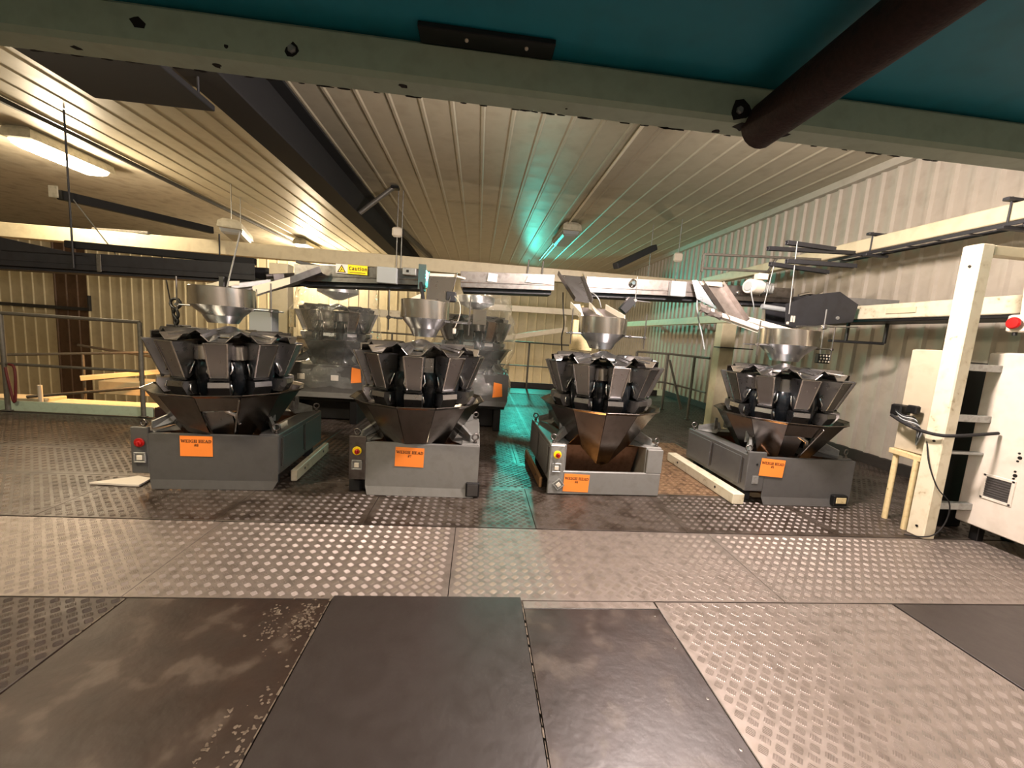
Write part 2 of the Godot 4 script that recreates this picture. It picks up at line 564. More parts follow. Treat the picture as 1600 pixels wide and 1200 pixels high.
func floors() -> void:
	# slab with four openings under the weighers, edges of the gallery on the left and at the back
	var s := stn()
	var y := -0.112
	box(s, V(-0.45, y, 0.45), V(11.8, 0.2, 7.9))                       # z -3.5 .. 4.4
	box(s, V(-6.4, y, -3.85), V(1.0, 0.2, 0.7))
	var xs := [-6.0]
	for h in HOLES:
		xs.append(h[0]); xs.append(h[1])
	xs.append(5.4)
	for i in range(0, xs.size(), 2):
		box(s, V((xs[i] + xs[i + 1]) / 2, y, -3.85), V(xs[i + 1] - xs[i], 0.2, 0.7))
	box(s, V(-0.8, y, -4.9), V(12.4, 0.2, 1.4))                        # z -4.2 .. -5.6
	box(s, V(0.6, y, -8.2), V(9.6, 0.2, 5.2))                          # z -5.6 .. -10.8
	var fl := struct("floor", s, M["slab"])
	# bright new tread plates in a strip in front of the weighers
	for q in [[-6.3, -4.1], [-4.1, -1.66], [-1.66, -0.078], [-0.078, 1.83], [1.83, 3.60], [3.60, 5.38]]:
		floor_plate(fl, q[0], q[1], -2.745, -1.955, "tread_new", true)
	floor_plate(fl, 1.05, 2.49, -1.95, -0.35, "tread_new", true)
	# old tread plate at far left and smooth brown deck plates near the camera
	floor_plate(fl, -4.2, -1.63, -1.95, -0.2, "deck_plate", true, 0.0, 0.012, -1.95)
	floor_plate(fl, -1.625, -0.665, -1.95, -0.2, "deck_plate", false)
	floor_plate(fl, -0.66, 0.312, -1.975, -0.2, "deck_plate_clean", false, 0.006)
	floor_plate(fl, 0.318, 1.045, -1.885, -0.2, "deck_plate", false, 0.004)
	floor_plate(fl, 2.495, 4.6, -1.945, -0.2, "deck_plate_clean", false, 0.003)
	floor_plate(fl, 0.318, 1.045, -1.952, -1.889, "tread_new", true)
	# old tread plates under and behind the weighers
	for q in [[-6.3, -5.2], [-5.2, -4.0], [-4.0, -2.85], [-2.85, -1.72], [-1.72, -0.735], [-0.735, 0.51], [0.51, 1.68], [1.68, 2.95], [2.95, 4.2], [4.2, 5.38]]:
		floor_plate(fl, q[0], q[1], -3.5, -2.755, "tread_old", true)
	for i in range(0, xs.size(), 2):
		floor_plate(fl, max(xs[i], -6.0), xs[i + 1], -4.2, -3.5, "tread_dirty" if i == 6 else "tread_old", true)
	for q in [[-6.3, -4.0], [-4.0, -2.85], [-2.85, -1.72], [-1.72, -0.735], [-0.735, 0.51], [0.51, 1.68], [1.68, 2.95], [2.95, 4.2], [4.2, 5.38]]:
		floor_plate(fl, q[0], q[1], -5.45, -4.2, "tread_dirty" if q[0] > 1.6 and q[0] < 2.5 else "tread_old", true)
	for q in [[-4.15, -2.3], [-2.3, -0.45], [-0.45, 0.83], [0.83, 2.6], [2.6, 5.38]]:
		floor_plate(fl, q[0], q[1], -7.9, -5.46, "tread_old", true)
		floor_plate(fl, q[0], q[1], -10.7, -7.91, "tread_old", true, 0.0, 0.012, -9.6)
	for p in [[1.02, -1.62], [1.025, -1.36], [1.03, -1.16], [1.02, -1.83], [-0.19, -1.93]]:
		var b := stn()
		lathe(b, V(p[0] - 0.02, 0.004, p[1]), [[0.007, 0.0], [0.0065, 0.0015], [0.0035, 0.0018], [0.003, 0.0008]], 10)
		obj("plate_screw", b, M["stainless_bright"], fl)
	# worn bright edges and dried dirt along the plate seams
	for e in [[-0.664, -1.96, -1.05, 0.006, 0.010], [0.315, -1.95, -1.05, 0.006, 0.006], [-1.628, -1.94, -1.70, 0.002, 0.006]]:
		var d := stn()
		var z: float = e[1]
		while z < e[2]:
			var l := rng.randf_range(0.015, 0.06)
			var w: float = e[4] * rng.randf_range(0.25, 1.0)
			plate(d, [V(e[0] - w * 0.7, e[3] + 0.0006, z), V(e[0] + w * 0.4, e[3] + 0.0006, z + 0.004), V(e[0] + w * 0.3, e[3] + 0.0006, z + l), V(e[0] - w, e[3] + 0.0006, z + l * 0.9)], 0.001)
			z += l * rng.randf_range(0.95, 1.4)
		obj("worn_edge", d, M["worn_edge"], fl).set_meta("kind", "stuff")
	for c in [[-0.74, -1.80, 0.05, 0.13, 70], [-0.83, -1.72, 0.07, 0.07, 26], [-0.88, -1.86, 0.04, 0.05, 18], [-0.70, -1.25, 0.05, 0.20, 40], [-0.80, -1.20, 0.012, 0.16, 26]]:
		var d := stn()
		for k in int(c[4] * 1.6):
			var q := V(c[0] + rng.randfn() * c[2] * 0.6, 0.0012 if c[0] < 0 else 0.0052, c[1] + rng.randfn() * c[3] * 0.6)
			if q.x > -0.672 and q.x < 0.0: continue
			var pts := []
			var r := rng.randf_range(0.002, 0.009)
			var t0 := rng.randf() * TAU
			for j in 6: pts.append(q + V(cos(t0 + TAU * j / 6) * r * rng.randf_range(0.5, 1.2), 0, sin(t0 + TAU * j / 6) * r * rng.randf_range(0.4, 1.2)))
			plate(d, pts, 0.001)
		obj("dirt_flakes", d, M["worn_edge"], fl).set_meta("kind", "stuff")
	for e in [[V(1.048, 0.002, -1.89), V(1.048, 0.002, -0.3)], [V(0.318, 0.003, -1.887), V(1.048, 0.003, -1.887)]]:
		var d := stn()
		bar(d, e[0], e[1], 0.006, 0.006, 0.001)
		obj("edge_strip", d, M["stainless_bright"], fl)
	# toe board along the left edge of the gallery
	s = stn()
	box(s, V(-5.2, 0.06, -5.56), V(2.0, 0.13, 0.03))
	struct("trim_2", s, M["sage"])
	s = stn()
	box(s, V(-4.0, 0.06, -5.56), V(0.36, 0.13, 0.03))
	box(s, V(-4.17, 0.06, -8.1), V(0.03, 0.13, 5.0))
	struct("trim_3", s, M["rust"])
	s = stn()
	box(s, V(0.4, 0.07, -10.72), V(9.4, 0.15, 0.03))
	struct("trim_4", s, M["skirting"])
	# offcut of cream board by the first weigher
	s = stn()
	plate(s, [V(-2.98, 0.012, -3.29), V(-2.60, 0.012, -3.27), V(-2.62, 0.012, -3.42), V(-2.75, 0.012, -3.46)], 0.014)
	tag(obj("board_offcut", s, M["paper"]), "pale triangular board offcut on the floor at the left corner of weigher 8", "board")

# ------------------------------------------------------------------ weighers
func pol(r: float, y: float, a: float) -> Vector3: return V(sin(a) * r, y, cos(a) * r)

func head_meshes() -> void:
	# bucket: local frame, outward = +z, at angle 0; hexagonal side outline, open top with folded rim
	var s := stn()
	var w0 := 0.076
	var w1 := 0.058
	var side := func(x0: float, x1: float): return [V(x0, 1.185, 0.36), V(x0, 1.185, 0.557), V(x1, 0.915, 0.452), V(x1, 0.905, 0.42), V(x1, 0.98, 0.34)]
	var L: Array = side.call(-w0, -w1)
	var R: Array = side.call(w0, w1)
	for i in 5:
		var j := (i + 1) % 5
		if i == 0: continue                                             # open mouth
		face(s, [L[i], L[j], R[j], R[i]], V(0, 1.05, 0.41))
	face(s, L, V(0, 1.05, 0.41))
	face(s, R, V(0, 1.05, 0.41))
	MESH["bucket"] = mesh(s)
	s = stn()
	# raised folds at the edges of the front plate
	for e in [[L[1], L[2], 1.0], [R[1], R[2], -1.0]]:
		bar(s, e[0] + V(e[2] * 0.004, 0, 0.003), e[1] + V(e[2] * 0.004, 0, 0.003), 0.013, 0.007, 0.002)
	bar(s, L[1] + V(0, 0.0, 0.001), R[1] + V(0, 0.0, 0.001), 0.010, 0.006, 0.002)
	MESH["bucket_fold"] = mesh(s)
	s = stn()
	box(s, V(0, 0.902, 0.446), V(0.126, 0.016, 0.02), 0.003)
	MESH["bucket_gate"] = mesh(s)
	# lower weigh bucket
	s = stn()
	var p1 := [[1, 0.885, 0.480], [1, 0.845, 0.484], [1, 0.775, 0.443], [1, 0.78, 0.37], [1, 0.885, 0.335]]
	var a := p1.map(func(q): return V(-0.068, q[1], q[2]))
	var b := p1.map(func(q): return V(0.068, q[1], q[2]))
	loft(s, [a, b])
	MESH["weigh"] = mesh(s)
	# feeder pan: flared trough from the cone to the bucket mouth
	s = stn()
	var sec := func(r: float, y: float, f: float):
		return [V(-0.10 * f, y + 0.052, r), V(-0.052 * f, y, r), V(0.052 * f, y, r), V(0.10 * f, y + 0.052, r)]
	var A: Array = sec.call(0.20, 1.215, 0.62)
	var B: Array = sec.call(0.50, 1.192, 1.0)
	for i in 3:
		plate(s, [A[i], A[i + 1], B[i + 1], B[i]], 0.0035)
	for e in [[B[0], B[1]], [B[1], B[2]], [B[2], B[3]]]:
		bar(s, e[0], e[1], 0.006, 0.006, 0.002)
	MESH["pan"] = mesh(s)
	# roof strip that covers the gap between two pans
	s = stn()
	plate(s, [V(-0.075, 1.225, 0.46), V(0, 1.275, 0.46), V(0, 1.275, 0.22), V(-0.03, 1.25, 0.22)], 0.003)
	plate(s, [V(0.075, 1.225, 0.46), V(0, 1.275, 0.46), V(0, 1.275, 0.22), V(0.03, 1.25, 0.22)], 0.003)
	MESH["ridge"] = mesh(s)
	# drive unit between core and buckets: rounded housing with a cap
	s = stn()
	var rings := []
	for lv in [[0.74, 0.040, 0.325], [0.79, 0.052, 0.345], [0.88, 0.050, 0.365], [0.93, 0.060, 0.365], [1.00, 0.062, 0.36], [1.05, 0.050, 0.345]]:
		var r := []
		for k in 10:
			var t := TAU * k / 10
			r.append(V(cos(t) * lv[1], lv[0], lv[2] + sin(t) * lv[1] * 0.8))
		rings.append(r)
	loft(s, rings, 1)
	MESH["drive"] = mesh(s)
	s = stn()
	lathe(s, V(0, 0, 0.355), [[0.060, 1.048], [0.066, 1.055], [0.066, 1.155], [0.058, 1.165]], 20)
	MESH["drive_cap"] = mesh(s)
	# linkage: bright bent levers by the bucket flank
	s = stn()
	tube(s, [V(-0.072, 1.02, 0.40), V(-0.080, 0.96, 0.43), V(-0.068, 0.93, 0.415)], 0.007, 6)
	MESH["lever0"] = mesh(s)
	s = stn()
	tube(s, [V(0.072, 0.86, 0.42), V(0.080, 0.82, 0.435), V(0.07, 0.79, 0.41)], 0.007, 6)
	MESH["lever1"] = mesh(s)
	s = stn()
	tube(s, [V(0.072, 1.03, 0.385), V(0.082, 0.975, 0.425), V(0.066, 0.945, 0.42)], 0.007, 6)
	MESH["lever2"] = mesh(s)

func bowl_panel(a0: float, a1: float, cut := false) -> ArrayMesh:
	var s := stn()
	var rim := 0.548
	var prof := [[rim, 0.775], [0.21, 0.235]]
	if cut: prof = [[rim, 0.775], [0.478, 0.665]]
	plate(s, [pol(prof[0][0], prof[0][1], a0), pol(prof[0][0], prof[0][1], a1), pol(prof[1][0], prof[1][1], a1), pol(prof[1][0], prof[1][1], a0)], 0.004)
	# turned lip
	plate(s, [pol(rim, 0.775, a0), pol(rim, 0.775, a1), pol(rim + 0.035, 0.795, a1), pol(rim + 0.035, 0.795, a0)], 0.004)
	bar(s, pol(rim + 0.035, 0.796, a0), pol(rim + 0.035, 0.796, a1), 0.007, 0.007, 0.002)
	return mesh(s)

func eye_bolt(parent: Node, at: Vector3, turn: float) -> void:
	var s := stn()
	XF = Transform3D(Basis(Vector3.UP, turn), at)
	lathe(s, V(0, 0, 0), [[0.016, 0.0], [0.016, 0.012], [0.009, 0.016], [0.009, 0.03]], 10)
	ring_torus(s, V(0, 0.05, 0), 0.026, 0.0075, Basis.IDENTITY)
	XF = Transform3D.IDENTITY
	obj("eye_bolt", s, M["stainless_dull"], parent)

func sign_paper(parent: Node, number: String, at: Vector3, tilt: float, size := Vector2(0.235, 0.165)) -> void:
	var s := stn()
	plate(s, [V(-size.x / 2, -size.y / 2, 0), V(size.x / 2, -size.y / 2, 0), V(size.x / 2, size.y / 2, 0), V(-size.x / 2, size.y / 2, 0)], 0.0016)
	var o := obj("paper_sign", s, M["orange_paper"], parent)
	o.position = at
	o.rotation.z = tilt
	o.set_meta("label", "orange paper sign reading WEIGH HEAD")
	text("lettering", "WEIGH HEAD", 0.023, M["ink"], o, V(0, 0.040, 0.0014), true)
	text("lettering", "#" + number, 0.020, M["ink"], o, V(0, 0.008, 0.0014), true)

func isolator(parent: Node, at: Vector3, red_only := false) -> void:
	var s := stn()
	XF = Transform3D(Basis(Vector3.RIGHT, PI / 2), at)
	lathe(s, Vector3.ZERO, [[0.036, 0.0], [0.036, 0.008], [0.033, 0.010]], 20)
	XF = Transform3D.IDENTITY
	var o := obj("isolator_switch", s, M["red"] if red_only else M["yellow"], parent)
	o.set_meta("label", "red rotary isolator switch" if red_only else "yellow and red rotary isolator switch")
	s = stn()
	XF = Transform3D(Basis(Vector3.RIGHT, PI / 2), at + V(0.004, -0.004, 0.010))
	lathe(s, Vector3.ZERO, [[0.021, 0.0], [0.020, 0.012], [0.015, 0.015]], 16)
	box(s, V(0, 0.02, 0), V(0.012, 0.016, 0.036), 0.003)
	XF = Transform3D.IDENTITY
	obj("switch_knob", s, M["red"], o)

func socket(parent: Node, at: Vector3, tilt := 0.0) -> void:
	var s := stn()
	XF = Transform3D(Basis(Vector3.BACK, tilt), at)
	for e in [[V(0, 0.036, 0.004), V(0.082, 0.012, 0.012)], [V(0, -0.036, 0.004), V(0.082, 0.012, 0.012)], [V(0.036, 0, 0.004), V(0.012, 0.062, 0.012)], [V(-0.036, 0, 0.004), V(0.012, 0.062, 0.012)]]:
		box(s, e[0], e[1], 0.003)
	box(s, V(0, 0, 0.001), V(0.06, 0.06, 0.006), 0.002)
	XF = Transform3D.IDENTITY
	var o := obj("port_frame", s, M["galvanised"], parent)
	s = stn()
	XF = Transform3D(Basis(Vector3.BACK, tilt), at)
	box(s, V(0, 0.0, 0.008), V(0.036, 0.036, 0.010), 0.002)
	XF = Transform3D.IDENTITY
	obj("port_plug", s, M["white_plastic"], o)

# style: tall front panel (true) or low one between two columns (false)
func weigher(label: String, at: Vector3, turn: float, number: String, o_: Dictionary) -> Node3D:
	var o := thing("multihead_weigher", label, "weigher", at, turn)
	var paint: Material = M[o_.get("paint", "grey_paint")]
	var heads: int = o_.get("heads", 10)
	var s := stn()
	# frame: two side boxes, back box, and lower ring; local front plane z = 0.53
	var W := 0.525
	for sx in [-1.0, 1.0]:
		s = stn()
		box(s, V(sx * (W - 0.075), 0.29, 0.0), V(0.15, 0.34, 1.04), 0.006)
		# sloping shelf that narrows the opening
		plate(s, [V(sx * (W - 0.15), 0.452, 0.50), V(sx * (W - 0.15), 0.452, -0.50), V(sx * (W - 0.27), 0.40, -0.30), V(sx * (W - 0.27), 0.40, 0.20)], 0.004)
		var b := obj("side_box", s, paint, o)
		for zz in [-0.02, 0.47]:
			s = stn()
			box(s, V(sx * (W + 0.005), 0.30, zz), V(0.010, 0.24, 0.012), 0.002)
			obj("cover_strip", s, M["stainless_dull"], b)
		s = stn()
		box(s, V(sx * (W + 0.004), 0.29, 0.225), V(0.008, 0.27, 0.44), 0.003)
		obj("side_cover", s, paint, b)
		s = stn()
		box(s, V(sx * (W + 0.004), 0.29, -0.27), V(0.008, 0.27, 0.44), 0.003)
		obj("side_cover", s, paint, b)
	s = stn()
	box(s, V(0, 0.29, -W + 0.06), V(0.75, 0.34, 0.12), 0.006)
	obj("rear_box", s, paint, o)
	for q in [[-0.43, -0.40], [-0.43, 0.40], [0.43, -0.40], [0.43, 0.40]]:
		s = stn()
		box(s, V(q[0], 0.065, q[1]), V(0.08, 0.13, 0.08), 0.004)
		obj("foot", s, M["dark_steel"], o)
	# inner guard that the funnel drops into, open below over the hole in the floor
	s = stn()
	for k in 4:
		var t := TAU * k / 4
		var c := Basis(Vector3.UP, t)
		plate(s, [c * V(-0.36, 0.42, 0.372), c * V(0.36, 0.42, 0.372), c * V(0.30, 0.02, 0.31), c * V(-0.30, 0.02, 0.31)], 0.004)
	obj("inner_guard", s, M["copper_guard"], o)
	if o_.get("tall", true):
		var lx: float = o_.get("left", -0.40)
		s = stn()
		plate(s, [V(lx, 0.445, 0.545), V(W + 0.005, 0.445, 0.545), V(W + 0.005, 0.075, 0.545), V(lx, 0.075, 0.545)], 0.006)
		plate(s, [V(lx, 0.075, 0.545), V(W + 0.005, 0.075, 0.545), V(W - 0.03, 0.004, 0.562), V(lx + 0.02, 0.004, 0.562)], 0.006)
		plate(s, [V(lx, 0.445, 0.545), V(W + 0.005, 0.445, 0.545), V(W + 0.005, 0.445, 0.51), V(lx, 0.445, 0.51)], 0.006)
		obj("front_panel", s, paint, o)
		s = stn()
		box(s, V((-W + lx) / 2 - 0.005, 0.31, 0.535), V(lx + W + 0.01, 0.37, 0.03), 0.005)
		obj("control_panel", s, M[o_.get("panel", "dark_grey_paint")], o)
	else:
		s = stn()
		box(s, V(0.06, 0.115, 0.535), V(0.93, 0.215, 0.03), 0.006)
		box(s, V(W - 0.07, 0.335, 0.535), V(0.15, 0.225, 0.03), 0.006)
		obj("front_panel", s, paint, o)
		s = stn()
		box(s, V(-W + 0.06, 0.235, 0.54), V(0.135, 0.45, 0.03), 0.006)
		obj("control_panel", s, M["galvanised"], o)
	# control panel fittings
	var px := -W + 0.058
	if o_.get("switch", true):
		isolator(o, V(px, 0.375, 0.556), o_.get("red_switch", false))
		socket(o, V(px, 0.255, 0.556))
	else:
		s = stn()
		XF = Transform3D(Basis(Vector3.RIGHT, PI / 2), V(px + 0.02, 0.38, 0.552))
		lathe(s, Vector3.ZERO, [[0.011, 0.0], [0.010, 0.002], [0.006, 0.0005]], 12)
		XF = Transform3D.IDENTITY
		obj("cable_hole", s, M["black"], o)
		s = stn()
		box(s, V(px + 0.02, 0.235, 0.553), V(0.06, 0.075, 0.006), 0.002)
		obj("blank_plate", s, M["galvanised"], o)
	if o_.get("second_port", false): socket(o, V(px + 0.03, 0.10, 0.556), 0.7)
	# lifting eyes and support arms to the bowl
	for q in [[-1, 1], [1, 1], [-1, -1], [1, -1]]:
		eye_bolt(o, V(q[0] * (W - 0.035), 0.462, q[1] * (W - 0.05)), 0.3 * q[0])
		s = stn()
		var k0 := V(q[0] * (W - 0.07), 0.463, q[1] * 0.44)
		var k1 := V(q[0] * 0.30, 0.50, q[1] * 0.26)
		plate(s, [k0, k0 + V(0, 0.055, 0), k1 + V(0.03 * q[0], 0.10, 0), k1 + V(0, 0.02, 0), k1 + V(0.05 * q[0], -0.03, 0)], 0.022)
		plate(s, [k1 + V(0.06 * q[0], 0.03, 0.02), k1 + V(0.10 * q[0], 0.02, 0.02), k1 + V(0.10 * q[0], 0.15, 0.02), k1 + V(0.07 * q[0], 0.15, 0.02)], 0.012)
		obj("support_arm", s, M["galvanised"], o)
	var hb: Vector3 = o_.get("shift", V(0, 0, 0.0))
	var first := o.get_child_count()
	# collecting bowl of flat panels, one of them partly cut away on some machines
	var off: float = o_.get("bowl_turn", 0.0)
	var cut: int = o_.get("cut", -1)
	for k in 12:
		var a0 := off + TAU * k / 12
		put("bowl_panel", bowl_panel(a0 + 0.004, a0 + TAU / 12 - 0.004, k == cut), M["bowl_steel"], o)
	if cut >= 0:
		var a := off + TAU * (cut + 0.5) / 12
		var c := Basis(Vector3.UP, a)
		s = stn()
		# diverter chute hung in the cut-away panel
		plate(s, [c * V(-0.12, 0.645, 0.40), c * V(0.06, 0.655, 0.41), c * V(0.08, 0.44, 0.26), c * V(-0.06, 0.36, 0.22)], 0.006)
		plate(s, [c * V(-0.12, 0.645, 0.40), c * V(-0.06, 0.36, 0.22), c * V(-0.09, 0.34, 0.14), c * V(-0.14, 0.60, 0.30)], 0.006)
		obj("diverter_flap", s, M["stainless"], o)
		s = stn()
		tube(s, [c * V(0.02, 0.66, 0.40), c * V(0.09, 0.62, 0.41), c * V(0.11, 0.54, 0.37)], 0.018, 10)
		bar(s, c * V(0.135, 0.765, 0.555), c * V(0.07, 0.42, 0.32), 0.012, 0.02)
		obj("air_cylinder", s, M["stainless_bright"], o)
	s = stn()
	lathe(s, Vector3.ZERO, [[0.215, 0.24], [0.17, 0.16], [0.17, 0.03], [0.165, 0.03], [0.165, 0.16], [0.205, 0.24]], 20, 1, false)
	obj("discharge_spout", s, M["bowl_steel"], o)
	# body in the middle
	s = stn()
	lathe(s, Vector3.ZERO, [[0.20, 0.60], [0.30, 0.72], [0.315, 0.76], [0.315, 1.02], [0.30, 1.03]], 28)
	obj("body_core", s, M["core"], o)
	s = stn()
	lathe(s, Vector3.ZERO, [[0.328, 1.03], [0.332, 1.04], [0.332, 1.165], [0.31, 1.175], [0.15, 1.20]], 28, -1)
	obj("core_band", s, M["stainless"], o)
	s = stn()
	lathe(s, Vector3.ZERO, [[0.235, 1.222], [0.24, 1.232], [0.16, 1.262], [0.07, 1.288], [0.045, 1.300], [0.02, 1.307], [0.0, 1.309]], 28, 2, false)
	obj("dispersion_cone", s, M["stainless"], o)
	var hoff: float = o_.get("head_turn", 0.0)
	for k in heads:
		var a := hoff + TAU * k / heads
		var c := Basis(Vector3.UP, a)
		var half := Basis(Vector3.UP, a + PI / heads)
		for e in [["pool_bucket", "bucket", o_.get("bucket_steel", "stainless")], ["weigh_bucket", "weigh", "stainless"], ["feeder_pan", "pan", "stainless_bright"]]:
			var q := put(e[0], MESH[e[1]], M[e[2]], o)
			q.basis = c
			if e[1] == "bucket":
				put("bucket_fold", MESH["bucket_fold"], M["stainless_bright"], q)
				put("bucket_gate", MESH["bucket_gate"], M["black"], q)
				for k2 in 3: put("lever", MESH["lever%d" % k2], M["stainless_bright"], q)
		var d := put("drive_unit", MESH["drive"], M["drive"], o)
		d.basis = half
		if (k * 7 + int(o_.get("cap", 1))) % 3 != 0:
			put("drive_cap", MESH["drive_cap"], M["stainless_bright"], d)
		put("pan_ridge", MESH["ridge"], M["stainless"], o).basis = half
	for i in range(first, o.get_child_count()): (o.get_child(i) as Node3D).position += hb
	if number: sign_paper(o, number, o_.sign, o_.get("tilt", 0.0))
	return o

func skid(parent: Node, x: float, z0: float, z1: float, m: String, w := 0.07) -> void:
	var s := stn()
	bar(s, V(x, 0.055, z0), V(x, 0.055, z1), w, 0.10, 0.006)
	var o := obj("skid_beam", s, M[m], parent)
	s = stn()
	for zz in [z0 + (z1 - z0) * 0.22, z0 + (z1 - z0) * 0.8]:
		XF = Transform3D(Basis(Vector3.BACK, PI / 2), V(x, 0.06, zz))
		lathe(s, Vector3.ZERO, [[0.012, -w / 2 - 0.003], [0.012, w / 2 + 0.003]], 10)
	XF = Transform3D.IDENTITY
	obj("bolt_head", s, M["black"], o)

func weighers() -> void:
	head_meshes()
	var w8 := weigher("dark grey weigher with sign 8, nearest the left handrail, cream skid on its right", V(-2.12, 0, -3.82), 0.05, "8", {"paint": "dark_grey_paint", "red_switch": true, "sign": V(-0.07, 0.355, 0.551), "shift": V(0.0, 0, 0.19), "bowl_turn": 0.066, "cut": 0, "head_turn": 0.32, "cap": 1, "left": -0.41})
	skid(w8, 0.58, 0.36, -0.52, "cream", 0.05)
	var w7 := weigher("grey weigher with sign 7 and yellow switch, second from the left in the front row", V(-0.46, 0, -3.82), 0.0, "7", {"panel": "stainless_dull", "sign": V(-0.045, 0.335, 0.551), "tilt": -0.02, "shift": V(-0.03, 0, 0.21), "bowl_turn": -0.17, "head_turn": 0.03, "cap": 3})
	var s := stn()
	box(s, V(0.49, 0.075, 0.545), V(0.115, 0.125, 0.05), 0.006)
	var e7 := obj("skid_end", s, M["black"], w7)
	s = stn()
	box(s, V(0.49, 0.075, 0.571), V(0.09, 0.10, 0.006), 0.002)
	obj("end_cap", s, M["mesh_grey"], e7)
	skid(w7, -0.50, 0.50, -0.5, "black_rubber", 0.09)
	var w6 := weigher("light grey weigher with sign 6 on its low front panel, third from the left", V(1.215, 0, -3.96), 0.03, "6", {"tall": false, "sign": V(-0.27, 0.115, 0.552), "tilt": -0.03, "shift": V(0.02, 0, 0.14), "bowl_turn": -0.22, "head_turn": -0.05, "second_port": true, "cap": 2})
	skid(w6, -0.565, 0.40, -0.5, "wood", 0.03)
	var w5 := weigher("dark grey weigher with sign 5, nearest the white column, wide cream skid on its left", V(3.06, 0, -3.88), 0.0, "5", {"paint": "dark_grey_paint", "switch": false, "sign": V(-0.30, 0.355, 0.556), "tilt": -0.06, "shift": V(0.02, 0, 0.13), "bowl_turn": 0.0, "cut": 11, "head_turn": -0.30, "cap": 0, "left": -0.36})
	skid(w5, -0.60, 0.58, -0.70, "cream", 0.11)
	s = stn()
	box(s, V(0.40, 0.075, 0.572), V(0.14, 0.10, 0.05), 0.006)
	var e5 := obj("skid_end", s, M["black"], w5)
	s = stn()
	box(s, V(0.40, 0.08, 0.598), V(0.10, 0.055, 0.006), 0.002)
	obj("end_cap", s, M["old_cream"], e5)
	# two weighers wrapped in clear film at the back, on dark plinths
	var backs := [[-2.07, "film-wrapped weigher behind weighers 8 and 7, with two pale plates on its base"], [-0.06, "film-wrapped weigher behind weigher 7, at the right end of the back pair"]]
	for i in 2:
		var p := thing("plinth", ["black low plinth under the left film-wrapped weigher", "black low plinth under the right film-wrapped weigher"][i], "plinth", V(backs[i][0], 0, -6.15))
		s = stn()
		for q in [-1, 1]:
			s = stn()
			box(s, V(q * 0.4, 0.16, 0), V(0.10, 0.32, 1.0), 0.006)
			obj("plinth_leg", s, M["black"], p)
		s = stn()
		box(s, V(0, 0.17, -0.1), V(0.70, 0.30, 0.75), 0.006)
		obj("plinth_core", s, M["black"], p)
		s = stn()
		box(s, V(0, 0.345, 0), V(1.0, 0.05, 1.0), 0.006)
		obj("plinth_top", s, M["black"], p)
		var w := weigher(backs[i][1], V(backs[i][0], 0.37, -6.15), 0.0, "", {"paint": "dark_grey_paint", "head_turn": 0.1 if i == 0 else -0.15, "left": -0.515, "switch": false, "bucket_steel": "stainless_bright"})
		s = stn()
		plate(s, [V(0.375, 0.20, 0), V(0.515, 0.22, 0), V(0.50, 0.40, 0), V(0.385, 0.42, 0)], 0.002)
		var n := obj("paper_sign", s, M["orange_paper"], w)
		n.position = V(0 if i == 0 else -0.06, 0.02 if i == 0 else -0.07, 0.556)
		n.set_meta("label", "orange paper notice")
		if i == 0:
			for q in [-0.28, 0.16]:
				s = stn()
				box(s, V(q, 0.28, 0.553), V(0.10, 0.075, 0.008), 0.003)
				obj("label_plate", s, M["paper"], w)
		# feed funnel inside the wrap
		s = stn()
		lathe(s, Vector3.ZERO, [[0.06, 1.36], [0.28, 1.46], [0.28, 1.56], [0.27, 1.56], [0.27, 1.47], [0.05, 1.37]], 24, 1, false)
		obj("inner_funnel", s, M["stainless"], w)
		if i == 1:
			s = stn()
			plate(s, [V(-0.02, 1.14, 0.625), V(0.16, 1.14, 0.605), V(0.16, 1.34, 0.605), V(-0.02, 1.34, 0.625)], 0.002)
			var ps := obj("paper_sheet", s, M["paper"], w)
			ps.set_meta("label", "white paper sheet stuck under the film")
		film(w, i)

func film(parent: Node, seed_: int) -> void:
	var n := FastNoiseLite.new()
	n.seed = 71 + seed_
	n.frequency = 2.2
	var key := [[0.16, 0.60], [0.27, 0.60], [0.40, 0.56], [0.55, 0.55], [0.68, 0.60], [0.79, 0.625], [0.90, 0.62], [1.15, 0.61], [1.22, 0.60], [1.32, 0.56], [1.42, 0.54], [1.61, 0.53]]
	var lv := []
	for k in 37:
		var y := 0.16 + 0.04 * k
		var i := 0
		while i < key.size() - 2 and key[i + 1][0] < y: i += 1
		lv.append([y, lerpf(key[i][1], key[i + 1][1], (y - key[i][0]) / (key[i + 1][0] - key[i][0]))])
	var seg := 72
	var grid := []
	for l in lv:
		var ring := []
		for k in seg:
			var t := TAU * k / seg
			var sq: float = 1.0
			if l[0] < 0.5: sq = lerpf(1.0, 1.0 / maxf(absf(sin(t)), absf(cos(t))), 0.55)
			var p := pol(l[1] * sq, l[0], t)
			var d := n.get_noise_3d(p.x * 1.6, p.y * 2.6, p.z * 1.6) * 0.05 + n.get_noise_3d(p.x * 5 + 9, p.y * 9, p.z * 5) * 0.016
			d += 0.010 * n.get_noise_3d(p.x * 1.2 + 30.0, p.y * 16.0, p.z * 1.2) + 0.008 * n.get_noise_3d(p.x * 9.0, p.y * 1.0 + 7.0, p.z * 9.0)
			p += pol(1, 0, t) * d
			p.y += n.get_noise_2d(t * 2.0, l[0] + 40) * (0.06 if l[0] < 0.2 else 0.02)
			ring.append(p)
		grid.append(ring)
	var s := stn()
	for r in grid.size() - 1:
		for k in seg:
			var j := (k + 1) % seg
			face(s, [grid[r][k], grid[r][j], grid[r + 1][j]], V(0, lv[r][0], 0), 1)
			face(s, [grid[r][k], grid[r + 1][j], grid[r + 1][k]], V(0, lv[r][0], 0), 1)
	var o := obj("stretch_film", s, M["film"], parent)
	o.set_meta("label", "clear crumpled stretch film")

